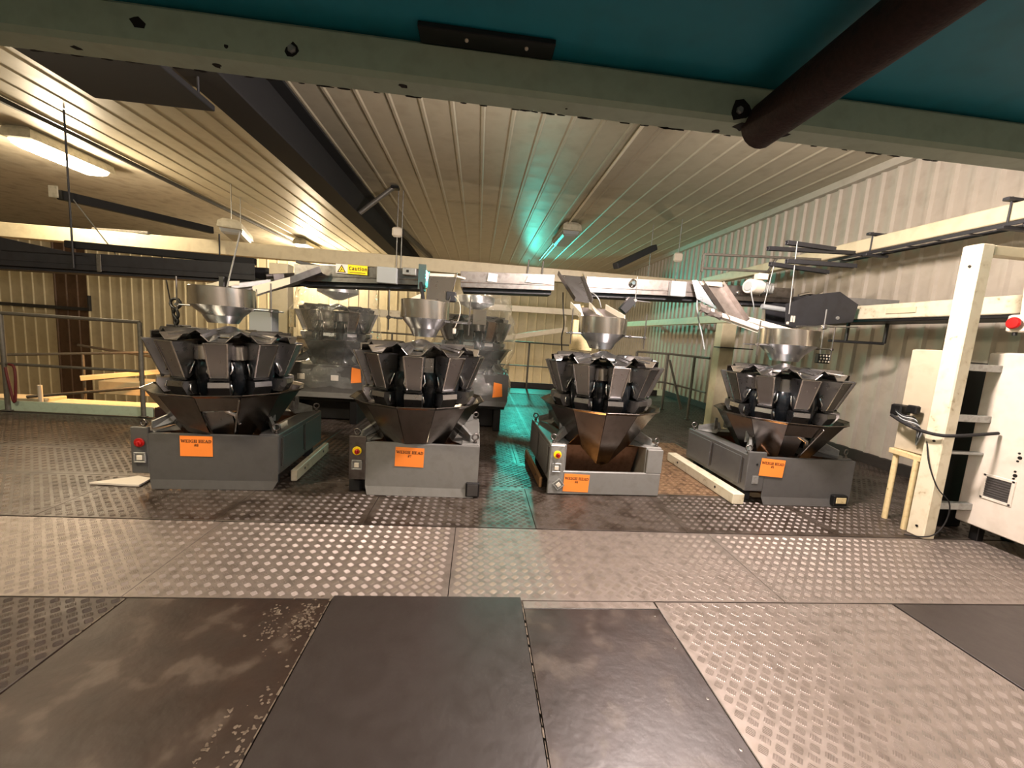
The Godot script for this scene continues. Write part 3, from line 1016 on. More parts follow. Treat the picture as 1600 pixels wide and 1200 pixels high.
# ------------------------------------------------------------------ feed line
func hopper(label: String, at: Vector3, r: float, drop: float, spread: bool, loop := false) -> void:
	var o := thing("feed_hopper", label, "hopper", at)
	var s := stn()
	lathe(s, Vector3.ZERO, [[r, 0.0], [r, 0.15], [r - 0.004, 0.155], [r - 0.008, 0.15], [r - 0.008, 0.0]], 40, 1, false)
	obj("drum", s, M["stainless_bright"], o)
	s = stn()
	lathe(s, Vector3.ZERO, [[r - 0.004, 0.002], [r * 0.62, -drop * 0.55], [r * 0.46, -drop], [r * 0.44, -drop], [r * 0.6, -drop * 0.5], [r - 0.012, 0.002]], 40, 1, false)
	obj("cone", s, M["stainless"], o)
	s = stn()
	tube(s, [V(-r - 0.11, -0.012, 0.06), V(r + 0.20, -0.012, 0.06)], 0.008, 8)
	obj("cross_rod", s, M["stainless"], o)
	s = stn()
	tube(s, [V(-r - 0.09, -0.012, -0.16), V(r + 0.18, -0.012, -0.16)], 0.008, 8)
	obj("cross_rod", s, M["stainless"], o)
	for q in [V(-r - 0.09, 0, 0.06), V(r + 0.18, 0, 0.06)]:
		s = stn()
		tube(s, [q + V(0, -0.12 if spread else -0.06, 0), q + V(0, 0.22, 0)], 0.006, 8)
		obj("leg_rod", s, M["stainless_dull"], o)
	for q in [V(-r - 0.09, -0.012, 0.06), V(r + 0.18, -0.012, 0.06), V(r + 0.03, -0.012, 0.06)]:
		s = stn()
		box(s, q, V(0.03, 0.03, 0.03), 0.006)
		obj("clamp", s, M["stainless_dull"], o)
	if not loop: return
	s = stn()
	box(s, V(r + 0.05, -0.09, 0.02), V(0.03, 0.05, 0.03), 0.006)
	obj("level_sensor", s, M["white_plastic"], o)
	s = stn()
	tube(s, smooth_path([V(r + 0.05, -0.07, 0.02), V(r + 0.09, 0.05, 0.0), V(r + 0.08, 0.16, -0.1), V(r + 0.02, 0.24, -0.3)]), 0.004, 6)
	obj("sensor_cable", s, M["white_plastic"], o)

# open trough between two points: floor, two walls, end flanges
func trough(label: String, a: Vector3, b: Vector3, w: float, h: float, m: String, category := "conveyor", called := "feed_conveyor", group := "") -> Node3D:
	var o := thing(called, label, category, (a + b) / 2.0, 0.0, group)
	var f := frame_of(a - o.position, b - o.position)
	var L := a.distance_to(b)
	XF = f
	var s := stn()
	box(s, V(0, -h / 2 + 0.02, 0), V(w, 0.035, L), 0.004)
	obj("pan_floor", s, M[m], o)
	for q in [-1, 1]:
		s = stn()
		box(s, V(q * w / 2, 0, 0), V(0.006, h, L), 0.002)
		box(s, V(q * (w / 2 - 0.012), h / 2, 0), V(0.03, 0.006, L), 0.002)
		box(s, V(q * (w / 2 + 0.006), -h * 0.16, 0), V(0.012, 0.014, L), 0.004)
		obj("side_wall", s, M[m], o)
	s = stn()
	box(s, V(0, -h / 2 - 0.022, 0), V(w * 0.7, 0.045, L * 0.96), 0.004)
	obj("under_frame", s, M["dark_steel"], o)
	XF = Transform3D.IDENTITY
	return o

# slide from a top edge (al, ar) to a bottom edge (bl, br) with upright walls
func slide(label: String, al: Vector3, ar: Vector3, bl: Vector3, br: Vector3, h: float, m: String, wall_m := "") -> Node3D:
	var o := thing("transfer_chute", label, "chute")
	var s := stn()
	plate(s, [al, ar, br, bl], 0.005)
	obj("slide_floor", s, M[m], o)
	var n := (ar - al).cross(bl - al).normalized()
	if n.y < 0: n = -n
	for e in [[al, bl], [ar, br]]:
		s = stn()
		plate(s, [e[0], e[1], e[1] + n * h, e[0] + n * h], 0.005)
		obj("slide_wall", s, M[wall_m if wall_m else m], o)
	return o

func conveyors() -> void:
	hopper("stainless feed hopper above weigher 8, at the foot of the long left chute", V(-2.20, 1.472, -3.70), 0.242, 0.145, false)
	hopper("stainless feed hopper with tapered funnel above weigher 7", V(-0.475, 1.49, -3.64), 0.213, 0.16, true, true)
	hopper("stainless feed hopper above weigher 6 under the broad metal chute", V(1.215, 1.474, -3.88), 0.232, 0.15, true)
	hopper("stainless feed hopper above weigher 5 with white trough walls leading in", V(3.12, 1.49, -3.82), 0.265, 0.16, true)
	# the line of vibrating troughs
	var t1 := trough("grey feed conveyor carrying the yellow caution label, behind weigher 7", V(-1.93, 1.885, -4.6), V(-0.60, 1.945, -4.6), 0.34, 0.165, "stainless_dull")
	var s := stn()
	caution(t1, V(-0.085, 0.046, 0.190))
	s = stn()
	box(s, V(0.285, 0.01, 0.215), V(0.205, 0.165, 0.07), 0.006)
	obj("junction_box", s, M["grey_plastic"], t1)
	s = stn()
	box(s, V(0.51, 0.07, 0.20), V(0.14, 0.075, 0.06), 0.006)
	var cb := obj("sensor_box", s, M["galvanised"], t1)
	s = stn()
	box(s, V(0.495, 0.072, 0.232), V(0.026, 0.026, 0.006), 0.002)
	obj("sensor_lens", s, M["black"], cb)
	s = stn()
	plate(s, [V(0.655, 0.12, 0.17), V(0.655, -0.06, 0.17), V(0.665, -0.06, -0.18), V(0.665, 0.12, -0.18)], 0.006)
	plate(s, [V(0.60, 0.16, 0.19), V(0.68, 0.16, 0.19), V(0.68, -0.10, 0.19), V(0.60, -0.10, 0.19)], 0.004)
	obj("end_plate", s, M["stainless_bright"], t1)
	trough("bright feed conveyor with torn paper scraps, between weighers 7 and 6", V(-0.22, 1.955, -4.6), V(0.80, 2.0, -4.6), 0.34, 0.165, "belt_pan")
	var t3 := trough("pale feed conveyor with a grey box, between weighers 6 and 5", V(1.16, 2.01, -4.6), V(2.56, 2.06, -4.6), 0.34, 0.165, "belt_pan")
	s = stn()
	box(s, V(0.325, 0.0, 0.215), V(0.175, 0.165, 0.07), 0.006)
	obj("junction_box", s, M["grey_plastic"], t3)
	s = stn()
	XF = Transform3D(Basis(Vector3.RIGHT, PI / 2), V(-0.18, 0.03, 0.18))
	lathe(s, Vector3.ZERO, [[0.045, 0.0], [0.045, 0.012], [0.02, 0.03]], 16)
	XF = Transform3D.IDENTITY
	obj("drive_boss", s, M["stainless_bright"], t3)
	var t4 := trough("short dull feed conveyor end with the cream motor, above weigher 5", V(2.78, 2.07, -4.75), V(3.75, 2.10, -4.75), 0.30, 0.17, "stainless_dull")
	for q in [[-0.22, 0.0], [0.05, 0.0]]:
		s = stn()
		XF = Transform3D(Basis(Vector3.RIGHT, PI / 2), V(q[0], q[1], 0.155))
		lathe(s, Vector3.ZERO, [[0.022, 0.0], [0.022, 0.012], [0.01, 0.016]], 12)
		XF = Transform3D.IDENTITY
		obj("bolt_head", s, M["stainless_bright"], t4)
	# paper scraps on the second trough
	for q in [[0.12, 2.0, 0.11, 0.09], [0.62, 2.015, 0.28, 0.07]]:
		s = stn()
		plate(s, [V(q[0] - q[2] / 2, q[1] - q[3] / 2, -4.41), V(q[0] + q[2] * 0.45, q[1] - q[3] * 0.55, -4.41), V(q[0] + q[2] / 2, q[1] + q[3] * 0.4, -4.41), V(q[0] - q[2] * 0.4, q[1] + q[3] / 2, -4.41)], 0.003)
		var sc := obj("paper_scrap", s, M["paper"])
		tag(sc, "torn white paper scrap on the bright conveyor, " + ("left one" if q[0] < 0.3 else "long one by weigher 6's chute"), "paper")
	# motor with fan cowl
	var mo := thing("electric_motor", "cream cylindrical electric motor with grey gearbox, above weigher 5", "motor", V(3.17, 2.15, -4.50))
	s = stn()
	XF = Transform3D(Basis(V(0.3, 0, 0.95).normalized(), V(0.95, 0, -0.3).normalized(), V(0, 1, 0)).orthonormalized(), Vector3.ZERO)
	lathe(s, Vector3.ZERO, [[0.045, -0.105], [0.078, -0.10], [0.085, -0.08], [0.085, 0.07], [0.06, 0.085]], 24)
	obj("motor_body", s, M["white_plastic"], mo)
	s = stn()
	lathe(s, V(0, -0.106, 0), [[0.055, 0.0], [0.05, -0.006], [0.03, -0.006]], 20)
	obj("fan_cowl", s, M["grey_plastic"], mo)
	s = stn()
	box(s, V(0, 0.17, 0), V(0.13, 0.17, 0.12), 0.012)
	for k in 3: lathe(s, V(0.0, 0.12 + 0.05 * k, 0.0), [[0.074, 0.0], [0.078, 0.006], [0.074, 0.02]], 16)
	obj("gearbox", s, M["galvanised"], mo)
	XF = Transform3D.IDENTITY
	s = stn()
	box(s, V(0.08, 0.125, -0.02), V(0.12, 0.07, 0.09), 0.006)
	obj("terminal_box", s, M["white_plastic"], mo)
	s = stn()
	tube(s, smooth_path([V(-0.08, 0.02, 0.05), V(-0.10, -0.08, 0.1), V(-0.05, -0.22, 0.1), V(0.0, -0.3, 0.05)]), 0.007, 6)
	obj("motor_cable", s, M["grey_plastic"], mo)
	# slides
	var c8 := slide("long stainless chute sloping down left to the weigher 8 hopper", V(-1.76, 1.90, -4.80), V(-1.62, 1.90, -4.32), V(-2.42, 1.63, -4.30), V(-2.10, 1.60, -4.06), 0.06, "stainless_dull")
	s = stn()
	bar(s, V(-2.45, 1.66, -4.12), V(-1.88, 1.90, -4.80), 0.03, 0.05)
	obj("chute_rail", s, M["galvanised"], c8)
	s = stn()
	plate(s, [V(-2.14, 1.60, -4.06), V(-1.81, 1.735, -4.06), V(-1.81, 1.80, -4.06), V(-2.15, 1.685, -4.06)], 0.006)
	obj("guide_plate", s, M["white_plastic"], c8)
	s = stn()
	plate(s, [V(-2.62, 1.622, -3.98), V(-2.30, 1.69, -4.12), V(-2.30, 1.73, -4.12), V(-2.45, 1.71, -4.06)], 0.006)
	obj("guide_plate", s, M["white_plastic"], c8)
	s = stn()
	box(s, V(-2.36, 1.70, -3.98), V(0.05, 0.10, 0.07), 0.006)
	obj("chute_bracket", s, M["black"], c8)
	var c8b := trough("grey boxed conveyor end above the chute to the weigher 8 hopper", V(-2.18, 1.80, -4.45), V(-1.83, 1.925, -4.95), 0.13, 0.10, "stainless_dull")
	s = stn()
	box(s, V(-1.86, 1.92, -4.86) - c8b.position, V(0.10, 0.09, 0.02), 0.004)
	obj("end_plate", s, M["old_cream"], c8b)
	s = stn()
	bar(s, V(-2.05, 2.04, -4.75) - c8b.position, V(-1.70, 1.99, -4.75) - c8b.position, 0.04, 0.035)
	obj("strut_channel", s, M["dark_steel"], c8b)
	var c7 := slide("mirror steel chute plate hanging down to the weigher 7 hopper", V(-0.535, 1.975, -4.30), V(-0.25, 1.985, -4.30), V(-0.52, 1.66, -4.06), V(-0.30, 1.665, -4.06), 0.03, "stainless")
	s = stn()
	plate(s, [V(-0.53, 1.97, -4.29), V(-0.25, 1.98, -4.29), V(-0.25, 1.95, -4.27), V(-0.53, 1.94, -4.27)], 0.012)
	bar(s, V(-0.27, 1.965, -4.29), V(-0.17, 1.965, -4.45), 0.03, 0.02)
	obj("top_flange", s, M["white_plastic"], c7)
	s = stn()
	plate(s, [V(-0.72, 1.652, -4.0), V(-0.585, 1.66, -4.0), V(-0.585, 1.75, -4.15), V(-0.63, 1.72, -4.10)], 0.006)
	obj("guide_plate", s, M["white_plastic"], c7)
	s = stn()
	bar(s, V(-0.62, 1.86, -4.3), V(-0.55, 1.66, -4.05), 0.03, 0.05)
	obj("chute_bracket", s, M["dark_steel"], c7)
	s = stn()
	box(s, V(-0.29, 1.735, -4.12), V(0.10, 0.10, 0.08), 0.01)
	obj("chute_bracket", s, M["dark_steel"], c7)
	var c6 := slide("broad brushed steel chute leaning down to the weigher 6 hopper", V(0.83, 2.09, -4.44), V(1.10, 2.09, -4.44), V(0.99, 1.80, -4.22), V(1.18, 1.79, -4.22), 0.06, "stainless")
	s = stn()
	plate(s, [V(0.985, 1.765, -4.20), V(1.04, 1.765, -4.16), V(1.03, 1.63, -3.92), V(0.99, 1.63, -3.96)], 0.006)
	obj("guide_plate", s, M["white_plastic"], c6)
	s = stn()
	plate(s, [V(0.955, 1.79, -4.22), V(0.955, 1.73, -4.22), V(1.01, 1.60, -3.93), V(1.01, 1.66, -3.93)], 0.008)
	obj("guide_plate", s, M["white_plastic"], c6)
	s = stn()
	plate(s, [V(1.33, 1.79, -4.20), V(1.33, 1.73, -4.20), V(1.45, 1.60, -3.93), V(1.45, 1.67, -3.93)], 0.008)
	obj("guide_plate", s, M["white_plastic"], c6)
	s = stn()
	plate(s, [V(1.15, 1.80, -4.2), V(1.15, 1.70, -4.2), V(1.22, 1.60, -3.98), V(1.26, 1.64, -3.98)], 0.008)
	obj("guide_plate", s, M["white_plastic"], c6)
	s = stn()
	plate(s, [V(0.98, 1.74, -4.22), V(1.33, 1.74, -4.22), V(1.44, 1.62, -3.94), V(1.02, 1.62, -3.94)], 0.005)
	obj("lower_pan", s, M["stainless_dull"], c6)
	var c5 := slide("long pinkish steel chute slanting down right to the weigher 5 hopper", V(2.42, 2.12, -4.35), V(2.66, 2.12, -4.35), V(2.68, 1.71, -4.18), V(2.90, 1.72, -4.18), 0.07, "belt_pan")
	s = stn()
	plate(s, [V(2.40, 2.13, -4.33), V(2.66, 2.14, -4.33), V(2.66, 2.09, -4.31), V(2.42, 2.09, -4.31)], 0.01)
	obj("top_flange", s, M["white_plastic"], c5)
	s = stn()
	plate(s, [V(2.33, 2.14, -4.36), V(2.38, 2.14, -4.34), V(2.60, 1.84, -4.26), V(2.40, 1.94, -4.34)], 0.006)
	obj("wing_plate", s, M["stainless"], c5)
	var t5 := thing("feed_trough", "sloping feed trough with white walls and a wrapped end beside weigher 5's hopper", "trough")
	for q in [[V(2.58, 1.805, -4.18), V(3.10, 1.62, -3.95), "white_plastic"], [V(3.06, 1.80, -4.40), V(3.44, 1.66, -4.06), "white_plastic"]]:
		s = stn()
		plate(s, [q[0], q[1], q[1] + V(0, -0.075, 0), q[0] + V(0, -0.075, 0)], 0.008)
		obj("trough_wall", s, M[q[2]], t5)
	s = stn()
	plate(s, [V(2.45, 1.79, -4.20), V(3.05, 1.75, -4.40), V(3.43, 1.60, -4.05), V(3.05, 1.58, -3.95)], 0.005)
	obj("trough_floor", s, M["stainless_dull"], t5)
	s = stn()
	var ring := []
	for k in 9:
		var t := k / 8.0
		ring.append(V(2.36 + 0.24 * t, 1.845 - 0.085 * t, -4.2 + 0.03 * t))
	var rr := []
	for p in ring:
		var r := []
		for k in 8:
			var ang := TAU * k / 8
			r.append(p + V(0.0, cos(ang) * 0.045, sin(ang) * 0.03) * rng.randf_range(0.75, 1.2))
		rr.append(r)
	loft(s, rr)
	var bw := obj("film_wrap", s, M["belt_pan"], t5)
	bw.set_meta("label", "crumpled film bundled round the trough end")
	var se := thing("sensor_head", "black sensor block on a thin rod cross, upper right of weigher 6's hopper", "sensor", V(1.56, 1.80, -4.2))
	s = stn()
	bar(s, V(-0.05, -0.07, 0.0), V(0.05, 0.06, 0.0), 0.07, 0.09)
	obj("block", s, M["black"], se)
	s = stn()
	tube(s, [V(-0.03, 0.055, 0.02), V(0.24, 0.045, 0.02)], 0.006, 8)
	obj("cross_rod", s, M["stainless"], se)
	s = stn()
	tube(s, [V(0.075, 0.30, 0.02), V(0.075, -0.02, 0.02)], 0.006, 8)
	tube(s, [V(0.075, 0.12, 0.02), V(0.075, 0.15, -0.25)], 0.006, 8)
	obj("drop_rod", s, M["stainless"], se)
	s = stn()
	box(s, V(0.075, 0.05, 0.02), V(0.035, 0.035, 0.03), 0.006)
	obj("clamp", s, M["galvanised"], se)
	s = stn()
	tube(s, smooth_path([V(1.19, 1.93, -4.40), V(1.23, 1.90, -4.33), V(1.28, 1.84, -4.30), V(1.31, 1.76, -4.30)]), 0.007, 8)
	tag(obj("curved_cable", s, M["galvanised"]), "short curved grey cable between weigher 6's chute and the conveyor", "cable")
	s = stn()
	tube(s, smooth_path([V(2.42, 1.97, -4.36), V(2.42, 1.85, -4.35), V(2.47, 1.68, -4.35), V(2.53, 1.52, -4.35), V(2.57, 1.39, -4.35)]), 0.008, 8)
	tag(obj("hanging_cable", s, M["grey_plastic"]), "thin cable hanging down left of weigher 5's chute", "cable")
	s = stn()
	tube(s, smooth_path([V(0.90, 1.90, -4.40), V(0.905, 1.75, -4.36), V(0.93, 1.55, -4.35), V(0.915, 1.42, -4.35), V(0.93, 1.27, -4.35)]), 0.007, 8)
	tag(obj("hanging_cable", s, M["black"]), "thin dark cable hanging down left of weigher 6's hopper", "cable")
	s = stn()
	box(s, V(1.23, 1.45, -4.72), V(0.25, 0.36, 0.12), 0.008)
	bar(s, V(1.2, 1.6, -4.72), V(1.2, 1.95, -4.66), 0.04, 0.04)
	tag(obj("back_box", s, M["old_cream"]), "beige box hung behind weigher 6's hopper", "box")
	# far left trough, hung on rods
	var tl := trough("long dark blue-grey conveyor trough on rods at left, beyond the handrail", V(-7.6, 1.99, -6.7), V(-3.4, 2.07, -6.7), 0.42, 0.24, "dark_steel")
	s = stn()
	plate(s, [V(-7.3, 2.08, -6.44) - tl.position, V(-5.7, 2.11, -6.44) - tl.position, V(-7.3, 2.34, -6.44) - tl.position], 0.006)
	obj("side_guard", s, M["dark_steel"], tl)
	s = stn()
	box(s, V(-5.55, 2.02, -6.475) - tl.position, V(0.06, 0.25, 0.012), 0.003)
	obj("joint_strip", s, M["rail"], tl)

func caution(parent: Node, at: Vector3) -> void:
	var s := stn()
	box(s, at + V(-0.10, 0, 0), V(0.12, 0.094, 0.004), 0.001)
	var o := obj("caution_label", s, M["paper"], parent)
	o.set_meta("label", "white and yellow caution label")
	s = stn()
	box(s, at + V(0.06, 0, 0), V(0.20, 0.094, 0.004), 0.001)
	obj("yellow_field", s, M["yellow"], o)
	s = stn()
	var c := at + V(-0.10, -0.004, 0.003)
	plate(s, [c + V(-0.044, -0.034, 0), c + V(0.044, -0.034, 0), c + V(0, 0.044, 0)], 0.002)
	obj("warning_triangle", s, M["ink"], o)
	s = stn()
	plate(s, [c + V(-0.031, -0.027, 0.0015), c + V(0.031, -0.027, 0.0015), c + V(0, 0.028, 0.0015)], 0.002)
	obj("triangle_field", s, M["yellow"], o)
	s = stn()
	bar(s, c + V(-0.012, -0.022, 0.003), c + V(0.004, 0.012, 0.003), 0.006, 0.002, 0.0005, Vector3.BACK)
	bar(s, c + V(-0.006, -0.004, 0.003), c + V(0.014, -0.010, 0.003), 0.006, 0.002, 0.0005, Vector3.BACK)
	obj("hand_symbol", s, M["ink"], o)
	text("lettering", "Caution", 0.036, M["ink"], o, at + V(0.065, 0.010, 0.0028))
	s = stn()
	bar(s, at + V(-0.02, -0.030, 0.003), at + V(0.14, -0.030, 0.003), 0.006, 0.001, 0.0003, Vector3.BACK)
	obj("small_print", s, M["ink"], o)

# ------------------------------------------------------------------ service beams and hangers
func beam_thing(called: String, label: String, a: Vector3, b: Vector3, w: float, h: float, m: String, cat := "beam") -> Node3D:
	var s := stn()
	bar(s, a, b, w, h, 0.008)
	return tag(obj(called, s, M[m]), label, cat)

func rod(label: String, a: Vector3, b: Vector3, r := 0.006, m := "galvanised", group := "") -> void:
	var s := stn()
	tube(s, [a, b], r, 8)
	tag(obj("hanger_rod", s, M[m]), label, "rod", group)

func service_beams() -> void:
	beam_thing("service_beam", "long cream painted beam crossing the hall below the ribbed ceiling", V(-17.9, 2.66, -8.5), V(4.75, 2.70, -8.5), 0.2, 0.26, "cream_clean")
	beam_thing("service_beam", "upper cream beam along the right wall, behind the top of the white column", V(4.75, 2.80, -1.0), V(4.75, 2.80, -8.35), 0.14, 0.155, "cream_clean")
	var lo := beam_thing("service_ledge", "wide lower cream ledge with a dark underside along the right wall", V(4.62, 1.94, -1.2), V(4.62, 1.94, -5.1), 0.42, 0.155, "cream")
	var s := stn()
	box(s, V(4.63, 1.845, -3.15), V(0.40, 0.03, 3.9), 0.004)
	obj("cable_tray", s, M["black"], lo)
	s = stn()
	bar(s, V(4.402, 1.94, -3.75), V(4.402, 1.94, -4.05), 0.012, 0.06, 0.003)
	obj("joint_plate", s, M["cream_clean"], lo)
	var gl := beam_thing("service_ledge", "blue-green lit ledge along the right wall beyond weigher 5", V(4.66, 1.98, -6.9), V(4.66, 1.98, -12.2), 0.14, 0.15, "cream_clean")
	beam_thing("service_beam", "short pale beam behind weigher 6, catching the blue-green light", V(0.2, 1.99, -9.2), V(2.6, 2.02, -9.2), 0.14, 0.14, "cream_clean")
	for z in [-7.2, -9.4, -11.6]:
		var a := stn()
		bar(a, V(4.70, 1.98, z), V(5.40, 1.98, z), 0.06, 0.08)
		obj("wall_arm", a, M["cream_clean"], gl)
	var db := beam_thing("diagonal_brace", "slanting cream brace under the pale back beam behind weigher 6", V(0.55, 1.30, -9.4), V(2.1, 1.62, -9.4), 0.10, 0.12, "cream_clean")
	var da := stn()
	bar(da, V(2.0, 1.62, -9.36), V(2.0, 1.98, -9.24), 0.05, 0.05)
	obj("drop_arm", da, M["cream_clean"], db)
	beam_thing("service_beam", "pale beam behind weigher 7 between the two wrapped weighers", V(-2.6, 1.66, -9.0), V(0.2, 1.70, -9.0), 0.12, 0.16, "cream")
	# cable tray clipped under the upper right beam
	s = stn()
	for x in [4.66, 4.84]: bar(s, V(x, 2.69, -1.2), V(x, 2.69, -5.2), 0.012, 0.035)
	for k in 14: bar(s, V(4.66, 2.68, -1.4 - 0.28 * k), V(4.84, 2.68, -1.4 - 0.28 * k), 0.02, 0.01, 0.002)
	tag(obj("cable_tray", s, M["dark_steel"]), "dark cable tray clipped under the upper right beam", "tray")
	# clamps round the upper beam
	for z in [-3.35, -4.62]:
		s = stn()
		for x in [4.665, 4.835]: tube(s, [V(x, 2.65, z), V(x, 2.93, z)], 0.008, 8)
		bar(s, V(4.60, 2.905, z), V(4.90, 2.905, z), 0.05, 0.03)
		bar(s, V(4.60, 2.66, z), V(4.90, 2.66, z), 0.05, 0.03)
		tag(obj("beam_clamp", s, M["dark_steel"]), "dark rod clamp round the upper right beam, " + ("nearest the white column" if z > -4 else "just left of the white column's top"), "clamp")
	# strut channels that carry the end conveyor
	var ch := [[V(3.33, 2.64, -4.30), V(4.05, 2.66, -4.45), "upper"], [V(3.30, 2.625, -4.55), V(4.70, 2.75, -4.85), "rear upper"], [V(3.32, 2.43, -4.25), V(4.25, 2.47, -4.35), "lower"], [V(3.28, 2.43, -4.45), V(4.15, 2.43, -4.60), "rear lower"]]
	for q in ch:
		s = stn()
		bar(s, q[0], q[1], 0.042, 0.012)
		bar(s, q[0] + V(0, -0.02, 0.018), q[1] + V(0, -0.02, 0.018), 0.006, 0.042)
		bar(s, q[0] + V(0, -0.02, -0.018), q[1] + V(0, -0.02, -0.018), 0.006, 0.042)
		tag(obj("strut_channel", s, M["dark_steel"]), "dark %s strut channel reaching out from the upper right beam" % q[2], "channel")
	rod("thin rod hanging from the upper strut channel to the dark hood", V(3.44, 2.64, -4.28), V(3.47, 1.85, -4.28))
	rod("thin rod hanging from the rear lower strut channel to a short grey tube", V(3.34, 2.44, -4.45), V(3.28, 1.93, -4.45))
	s = stn()
	tube(s, [V(3.26, 1.93, -4.45), V(3.62, 1.90, -4.42)], 0.03, 12)
	tag(obj("grey_tube", s, M["grey_plastic"]), "short grey tube at the end of a rod, left of the dark hood", "tube")
	# bracket frame left of them
	s = stn()
	bar(s, V(2.9, 2.63, -5.2), V(4.70, 2.74, -5.35), 0.03, 0.03)
	bar(s, V(2.9, 2.45, -5.2), V(3.9, 2.50, -5.3), 0.03, 0.03)
	bar(s, V(3.9, 2.50, -5.3), V(4.0, 2.70, -5.3), 0.03, 0.03)
	bar(s, V(2.9, 2.63, -5.2), V(2.9, 2.40, -5.2), 0.03, 0.03)
	tag(obj("bracket_frame", s, M["rail"]), "grey open bracket frame above the cream motor", "bracket")
	# rods holding the cross beam, two with white boxes
	var rr := [[-1.66, "left white box rod", 0], [-1.56, "second", 1], [4.02, "right", 2], [3.7, "right rear", 3]]
	rod("thin hanger rod through the left white box, above weigher 7's conveyor", V(-1.70, 4.04, -8.36), V(-1.70, 2.40, -8.36), 0.009)
	rod("thin hanger rod just right of the left white box", V(-1.61, 4.04, -8.36), V(-1.61, 2.40, -8.36), 0.009)
	rod("thin hanger rod through the right white box, above the conveyor's grey box", V(4.10, 4.04, -8.36), V(4.10, 2.55, -8.36), 0.009)
	rod("thin hanger rod just left of the right white box", V(3.72, 4.04, -8.9), V(3.72, 2.55, -8.9), 0.008)
	for q in [[-1.70, 3.25, "left"], [4.10, 3.26, "right"]]:
		s = stn()
		box(s, V(q[0], q[1], -8.35), V(0.19, 0.19, 0.10), 0.03)
		tag(obj("rod_box", s, M["white_plastic"]), "small white square box on the %s hanger rods below the ceiling" % q[2], "box")
	rod("dark hanger rod at far left, carrying the dark conveyor trough", V(-5.84, 4.04, -6.42), V(-5.84, 1.92, -6.42), 0.013, "dark_steel")
	rod("thin hanger rod between the slanting trunking and the left conveyor trough", V(-5.98, 2.92, -6.62), V(-5.30, 2.0, -6.62), 0.008)
	rod("hanger rod with a clamp in front of weigher 8's chute", V(-2.33, 2.20, -4.2), V(-2.26, 1.50, -3.80), 0.007)
	rod("short dark rod on the left part of the cream cross beam", V(-5.02, 2.92, -8.36), V(-5.02, 2.35, -8.36), 0.014, "dark_steel")
	beam_thing("trunking", "dark cable trunking slanting under the ceiling at left, above the cream beam", V(-6.05, 2.93, -6.5), V(-5.42, 3.06, -8.8), 0.10, 0.13, "girder", "trunking")
	beam_thing("trunking", "dark trunking resting on top of the left conveyor trough", V(-6.03, 2.26, -6.55), V(-3.45, 2.235, -6.60), 0.10, 0.10, "girder", "trunking")
	beam_thing("strut_channel", "dark strut on top of the cream beam at left", V(-7.35, 2.832, -8.5), V(-6.3, 2.834, -8.42), 0.08, 0.05, "rail", "channel")
	s = stn()
	box(s, V(-6.05, 2.95, -6.43), V(0.12, 0.16, 0.02), 0.004)
	tag(obj("end_cap", s, M["lamp_body"]), "pale end cap on the dark slanting trunking at left", "cap")
	# small cable brackets on the cross beam
	for q in [[1.25, 2.95], [0.95, 2.95]]:
		s = stn()
		bar(s, V(q[0], 2.95, -8.36), V(q[0] - 0.03, 2.40, -8.36), 0.03, 0.03)
		tag(obj("beam_bracket", s, M["rail"]), "upright bracket on the cream cross beam, %s of the two above weigher 6's chute" % ("right" if q[0] > 1 else "left"), "bracket")
	beam_thing("dark_joist", "dark steel joist below the ceiling near the right wall", V(2.75, 2.96, -8.3), V(3.8, 3.55, -8.9), 0.14, 0.12, "dark_steel")
	# pillars
	for q in [[-2.95, -6.35, "cream square pillar between weigher 8 and the wrapped weighers"], [4.34, -6.75, "cream square pillar left of weigher 5, at the end of the right handrail"]]:
		var p := thing("pillar", q[2], "pillar", V(q[0], 0, q[1]))
		s = stn()
		box(s, V(0, 0.93 if q[0] > 0 else 1.1, 0), V(0.26, 1.86 if q[0] > 0 else 2.2, 0.2), 0.006)
		obj("shaft", s, M["cream_clean"], p)
		s = stn()
		box(s, V(0, 0.006, 0), V(0.36, 0.012, 0.3), 0.003)
		obj("base_plate", s, M["cream"], p)
		if q[0] > 0:
			s = stn()
			box(s, V(0.1, 1.44, 0.12), V(0.6, 0.02, 0.2), 0.004)
			obj("shelf", s, M["dark_steel"], p)
		else:
			s = stn()
			box(s, V(0.19, 1.42, 0.08), V(0.08, 0.26, 0.06), 0.004)
			obj("switch_box", s, M["old_cream"], p)
	s = stn()
	box(s, V(-2.62, 1.20, -5.2), V(0.26, 0.62, 0.18), 0.006)
	tag(obj("wall_cabinet", s, M["grey_plastic"]), "pale grey cabinet behind the right side of weigher 8", "cabinet")

